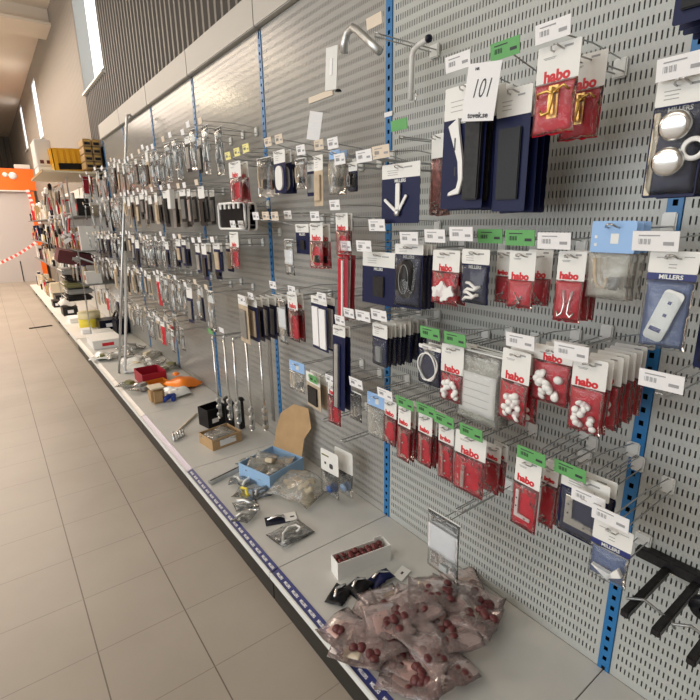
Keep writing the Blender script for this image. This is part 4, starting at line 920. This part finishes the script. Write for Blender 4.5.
# goods protruding in front of the far shelves
def crate_body(w_, d_, h_):
    bm = bmesh.new(); box(bm, 0, w_, 0, d_, .0, .01)
    for a in ((0, .01, 0, d_), (w_-.01, w_, 0, d_), (0, w_, 0, .01), (0, w_, d_-.01, d_)): box(bm, a[0], a[1], a[2], a[3], 0, h_)
    for i in range(6): box(bm, .02+i*w_/6.2, .02+i*w_/6.2+.035, -.012, 0, h_*.33, h_)
    for i in range(4): box(bm, -.012, 0, .05+i*.14, .1+i*.14, .1, h_)
    return mesh(bm, 'mustard')
t = thing('crate', 'mustard yellow ribbed crate on top of the far shelving', 'crate', (-.47, 7.0, 2.09), (0, -.04, 0))
put('crate_body', crate_body(.40, .6, .27), t); put('grip_opening', bxm(.05, .36, -.016, -.0, .03, .1, 'black'), t)
for i in range(8):
    t = thing('egg_box', 'small brown open box %s in the stack beside the yellow crate' % ['bottom left', 'bottom right', 'second row left', 'second row right', 'third row left', 'third row right', 'top left', 'top right'][i], 'box', (-.19+.095*(i % 2), 6.62, 2.11+.083*(i//2)), group='brown boxes beside the crate')
    put('box_body', bxm(0, .088, 0, .3, 0, .078, 'egg', .006), t); put('gold_rim', bxm(.01, .078, -.006, .0, .05, .066, 'brass', .002), t); put('box_slot', bxm(.014, .074, -.003, 0, .015, .042, 'dark_item'), t)
t = thing('white_carton', 'white carton with red marks high beyond the yellow crate', 'box', (-.62, 7.2, 2.17)); put('box_body', bxm(0, .17, 0, .5, 0, .31, 'shelf_white', .01), t)
for i in range(2): put('red_mark', bxm(.03+.07*i, .07+.07*i, -.002, 0, .03, .07, 'maroon'), t)
t = thing('top_shelf', 'white top shelf carrying the crate and carton', 'shelf', (-.64, 6.6, 2.02)); put('shelf_board', bxm(0, .6, 0, 1.5, .035, .055, 'wood_white'), t); put('shelf_lip', bxm(-.006, 0, 0, 1.5, .033, .06, 'egg'), t)
t = thing('carton_stand', 'pale carton under the white one with red marks', 'box', (-.62, 7.2, 2.077)); put('box_body', bxm(0, .16, 0, .45, 0, .09, 'white_card', .004), t)
t = thing('slatted_display', 'bright white slatted end panel beside the last slotted panel', 'panel', (-.07, 6.98, 1.6)); put('panel_sheet', bxm(0, .06, 0, .02, 0, .42, 'white_plastic'), t)
for i in range(9): put('white_slat', bxm(-.12, .06, -.012, 0, .01+.045*i, .035+.045*i, 'white_plastic', .002), t)
t = thing('display_board', 'dark red board hanging below the yellow crate', 'board', (-.21, 6.95, 1.85), (0, .06, 0)); put('board_sheet', bxm(0, .11, -.01, 0, 0, .22, 'crimson', .003), t); put('board_clip', bxm(.03, .07, -.014, -.01, .2, .23, 'steel'), t)
t = thing('tool_case', 'large dark maroon case tilted on the far shelving', 'case', (-.62, 6.9, 1.03), (.05, .25, 0)); put('case_body', bxm(0, .4, 0, .4, 0, .16, 'maroon', .01), t); put('case_latch', bxm(.15, .24, -.01, 0, .06, .1, 'steel', .003), t)
for i, (x, z, a, lab) in enumerate(((-.52, 1.36, .5, 'white folder tilted above the maroon case'), (-.5, 1.24, -.6, 'second white folder crossing the tilted one'), (-.42, 1.08, .45, 'thin white pen-like bar before the maroon case'))):
    t = thing('white_folder', lab, 'folder', (x, 6.85, z), (0, a, 0)); put('folder_sheet', bxm(0, .26, 0, .02, 0, .05 if i < 2 else .025, 'white_paper', .002), t); put('folder_edge', bxm(0, .26, -.002, 0, 0, .008, 'grey_item'), t)
for i in range(5):
    t = thing('grey_tray', 'stacked grey wavy tray, %s below the maroon case' % ORD[i].replace('nearest', 'first'), 'tray', (-.58+.02*(i % 2), 6.95, .87-.085*i), (0, 0, 0), 'grey trays under the case'); put('tray_body', bxm(0, .3, 0, .5-.02*i, 0, .06, ('grey_item', 'dark_item', 'olive')[i % 3], .02), t); put('tray_lip', bxm(-.01, .0, .0, .45-.02*i, .045, .06, 'shelf_white', .004), t)
for i in range(40):
    y = 6.66+.245*(i//4)+rnd.uniform(-.04, .04); z = (.98, 1.35, 1.55, 1.9)[i % 4]+rnd.uniform(-.05, .05); m_ = rnd.choice(['steel', 'dark_item', 'red', 'wood_white', 'white_card', 'tan_item', 'steel', 'dull_steel'])
    cn = {'steel': 'silver', 'dark_item': 'black', 'red': 'red', 'wood_white': 'cream', 'white_card': 'white', 'tan_item': 'tan', 'dull_steel': 'dark grey'}[m_]
    t = thing('hanging_fitting', 'small %s fitting, %s along the %s wire rail before the far shelves' % (cn, ON[i//4], ('lowest', 'second lowest', 'second highest', 'highest')[i % 4]), 'fitting', (-.44-rnd.uniform(0, .03), y, z), (rnd.uniform(-.4, .4), rnd.uniform(-.2, .2), 0), 'small fittings hanging before the far shelves')
    put('fitting_body', bxm(-.008, .008, -.025, .025, -.17, 0, m_, .005), t); put('fitting_tab', bxm(-.009, .009, -.02, .02, 0, .03, 'white_paper'), t); put('hanging_wire', tubem([(0, 0, .02), (.02, 0, .05), (.05, 0, .05)], .003, 'wire', 5), t)
t = thing('front_rail', 'thin steel rail along the front of the nearest far shelves', 'rail', (-.43, 6.5, 0))
for z in (1.03, 1.4, 1.6, 1.95): put('rail_bar', bxm(-.006, .006, 0, 2.6, z, z+.012, 'wire'), t)
for y in (.02, 2.58): put('rail_post', bxm(-.006, .006, y-.006, y+.006, ZS, 2.0, 'wire'), t)
hangc = ['dark_item', 'wood_white', 'steel', 'red', 'dark_item', 'orange', 'white_card', 'grey_item', 'maroon', 'tan_item']
for i in range(40):
    y = 7.7+(i % 20)*.28; z = 1.35+.5*(i//20)+rnd.uniform(-.06, .1); m_ = hangc[rnd.randrange(10)]
    t = thing('hand_tool', '%s tool hanging on the far run, %s row, %s from near end' % ({'orange': 'orange'}.get(m_, GN.get(m_, 'grey')), ('lower', 'upper')[i//20], ON[i % 20 % 10] if i % 20 < 10 else 'ten plus ' + ON[i % 20 - 10]), 'tool', (-.5+rnd.uniform(0, .1)+.01*(i % 20), y, z), (rnd.uniform(-.3, .3), 0, 0), 'hand tools on the far run')
    put('tool_shaft', bxm(-.01, .01, -.02, .02, -.25, 0, m_, .005), t); put('tool_head', bxm(-.02, .02, -.05, .05, -.02, .06, rnd.choice(['steel', 'dark_item', 'white_card']), .01), t)
# orange sign header and barrier tape
t = thing('orange_sign', 'long orange header sign above the grey far partition', 'sign', (-3.6, 15.82, 2.38)); put('sign_board', bxm(0, 3.7, 0, .12, 0, .54, 'sign_orange', .01), t)
put('round_emblem', lathem([(0, .01), (.085, .01), (.09, 0), (0, 0)], 'white_paper', 20, Matrix.Rotation(PI/2, 4, 'X')), t, (3.18, -.005, .36)); put('round_emblem', lathem([(0, .01), (.05, .01), (.06, 0), (0, 0)], 'white_card', 20, Matrix.Rotation(PI/2, 4, 'X')), t, (3.02, -.005, .38))
put('lower_ledge', bxm(0, 3.5, -.02, 0, -.03, 0, 'white_card'), t)
tag(put('white_block', bxm(-.35, 0, 15.84, 15.94, 2.925, 3.03, 'shelf_white', .01)), 'small white block on top of the orange sign', 'block')
def tape():
    bmr, bmw = bmesh.new(), bmesh.new(); n = 40
    P = []
    for i in range(n+1):
        u = i/n
        if u < .45: P.append(Vector((-.22+.18*(u/.45), 15.0, 2.35-1.0*(u/.45))))
        else:
            s = (u-.45)/.55; P.append(Vector((-.04-1.1*s, 15.0, 1.35-.8*s**.6)))
    for i in range(n):
        a, b = P[i], P[i+1]; d = (b-a).normalized(); nrm = Vector((-d.z, 0, d.x))*.035; bm = bmr if i % 2 else bmw
        q = [a-nrm, b-nrm, b+nrm, a+nrm]; f = [bm.verts.new(v) for v in q]+[bm.verts.new(v+Vector((0, .002, 0))) for v in q]
        for k in ((0, 1, 2, 3), (7, 6, 5, 4), (0, 4, 5, 1), (1, 5, 6, 2), (2, 6, 7, 3), (3, 7, 4, 0)): bm.faces.new([f[x] for x in k])
    t = thing('barrier_tape', 'red and white barrier tape drooping before the grey partition', 'tape'); put('red_bands', mesh(bmr, 'tape_red'), t); put('white_bands', mesh(bmw, 'white_paper'), t)
tape()
# ceiling tube lights
for i, (x, y, wh) in enumerate(((-3.87, 9.7, 'nearer'), (-3.87, 12.3, 'farther'))):
    t = thing('ceiling_light', 'fluorescent tube light on the hall ceiling, %s one' % wh, 'ceiling light', (x, y, 4.45)); put('housing', bxm(-.09, .09, -.7, .7, .03, .17, 'white_plastic', .01), t); put('diffuser', bxm(-.08, .08, -.68, .68, 0, .03, 'tube_glow'), t)
t = thing('floor_scrap', 'thin dark offcut lying on the floor beside the far shelves', 'offcut', (-.98, 8.35, .001), (0, 0, .1)); put('strip', bxm(0, .3, 0, .05, 0, .012, 'dark_item', .003), t)
bpy.context.view_layer.update()
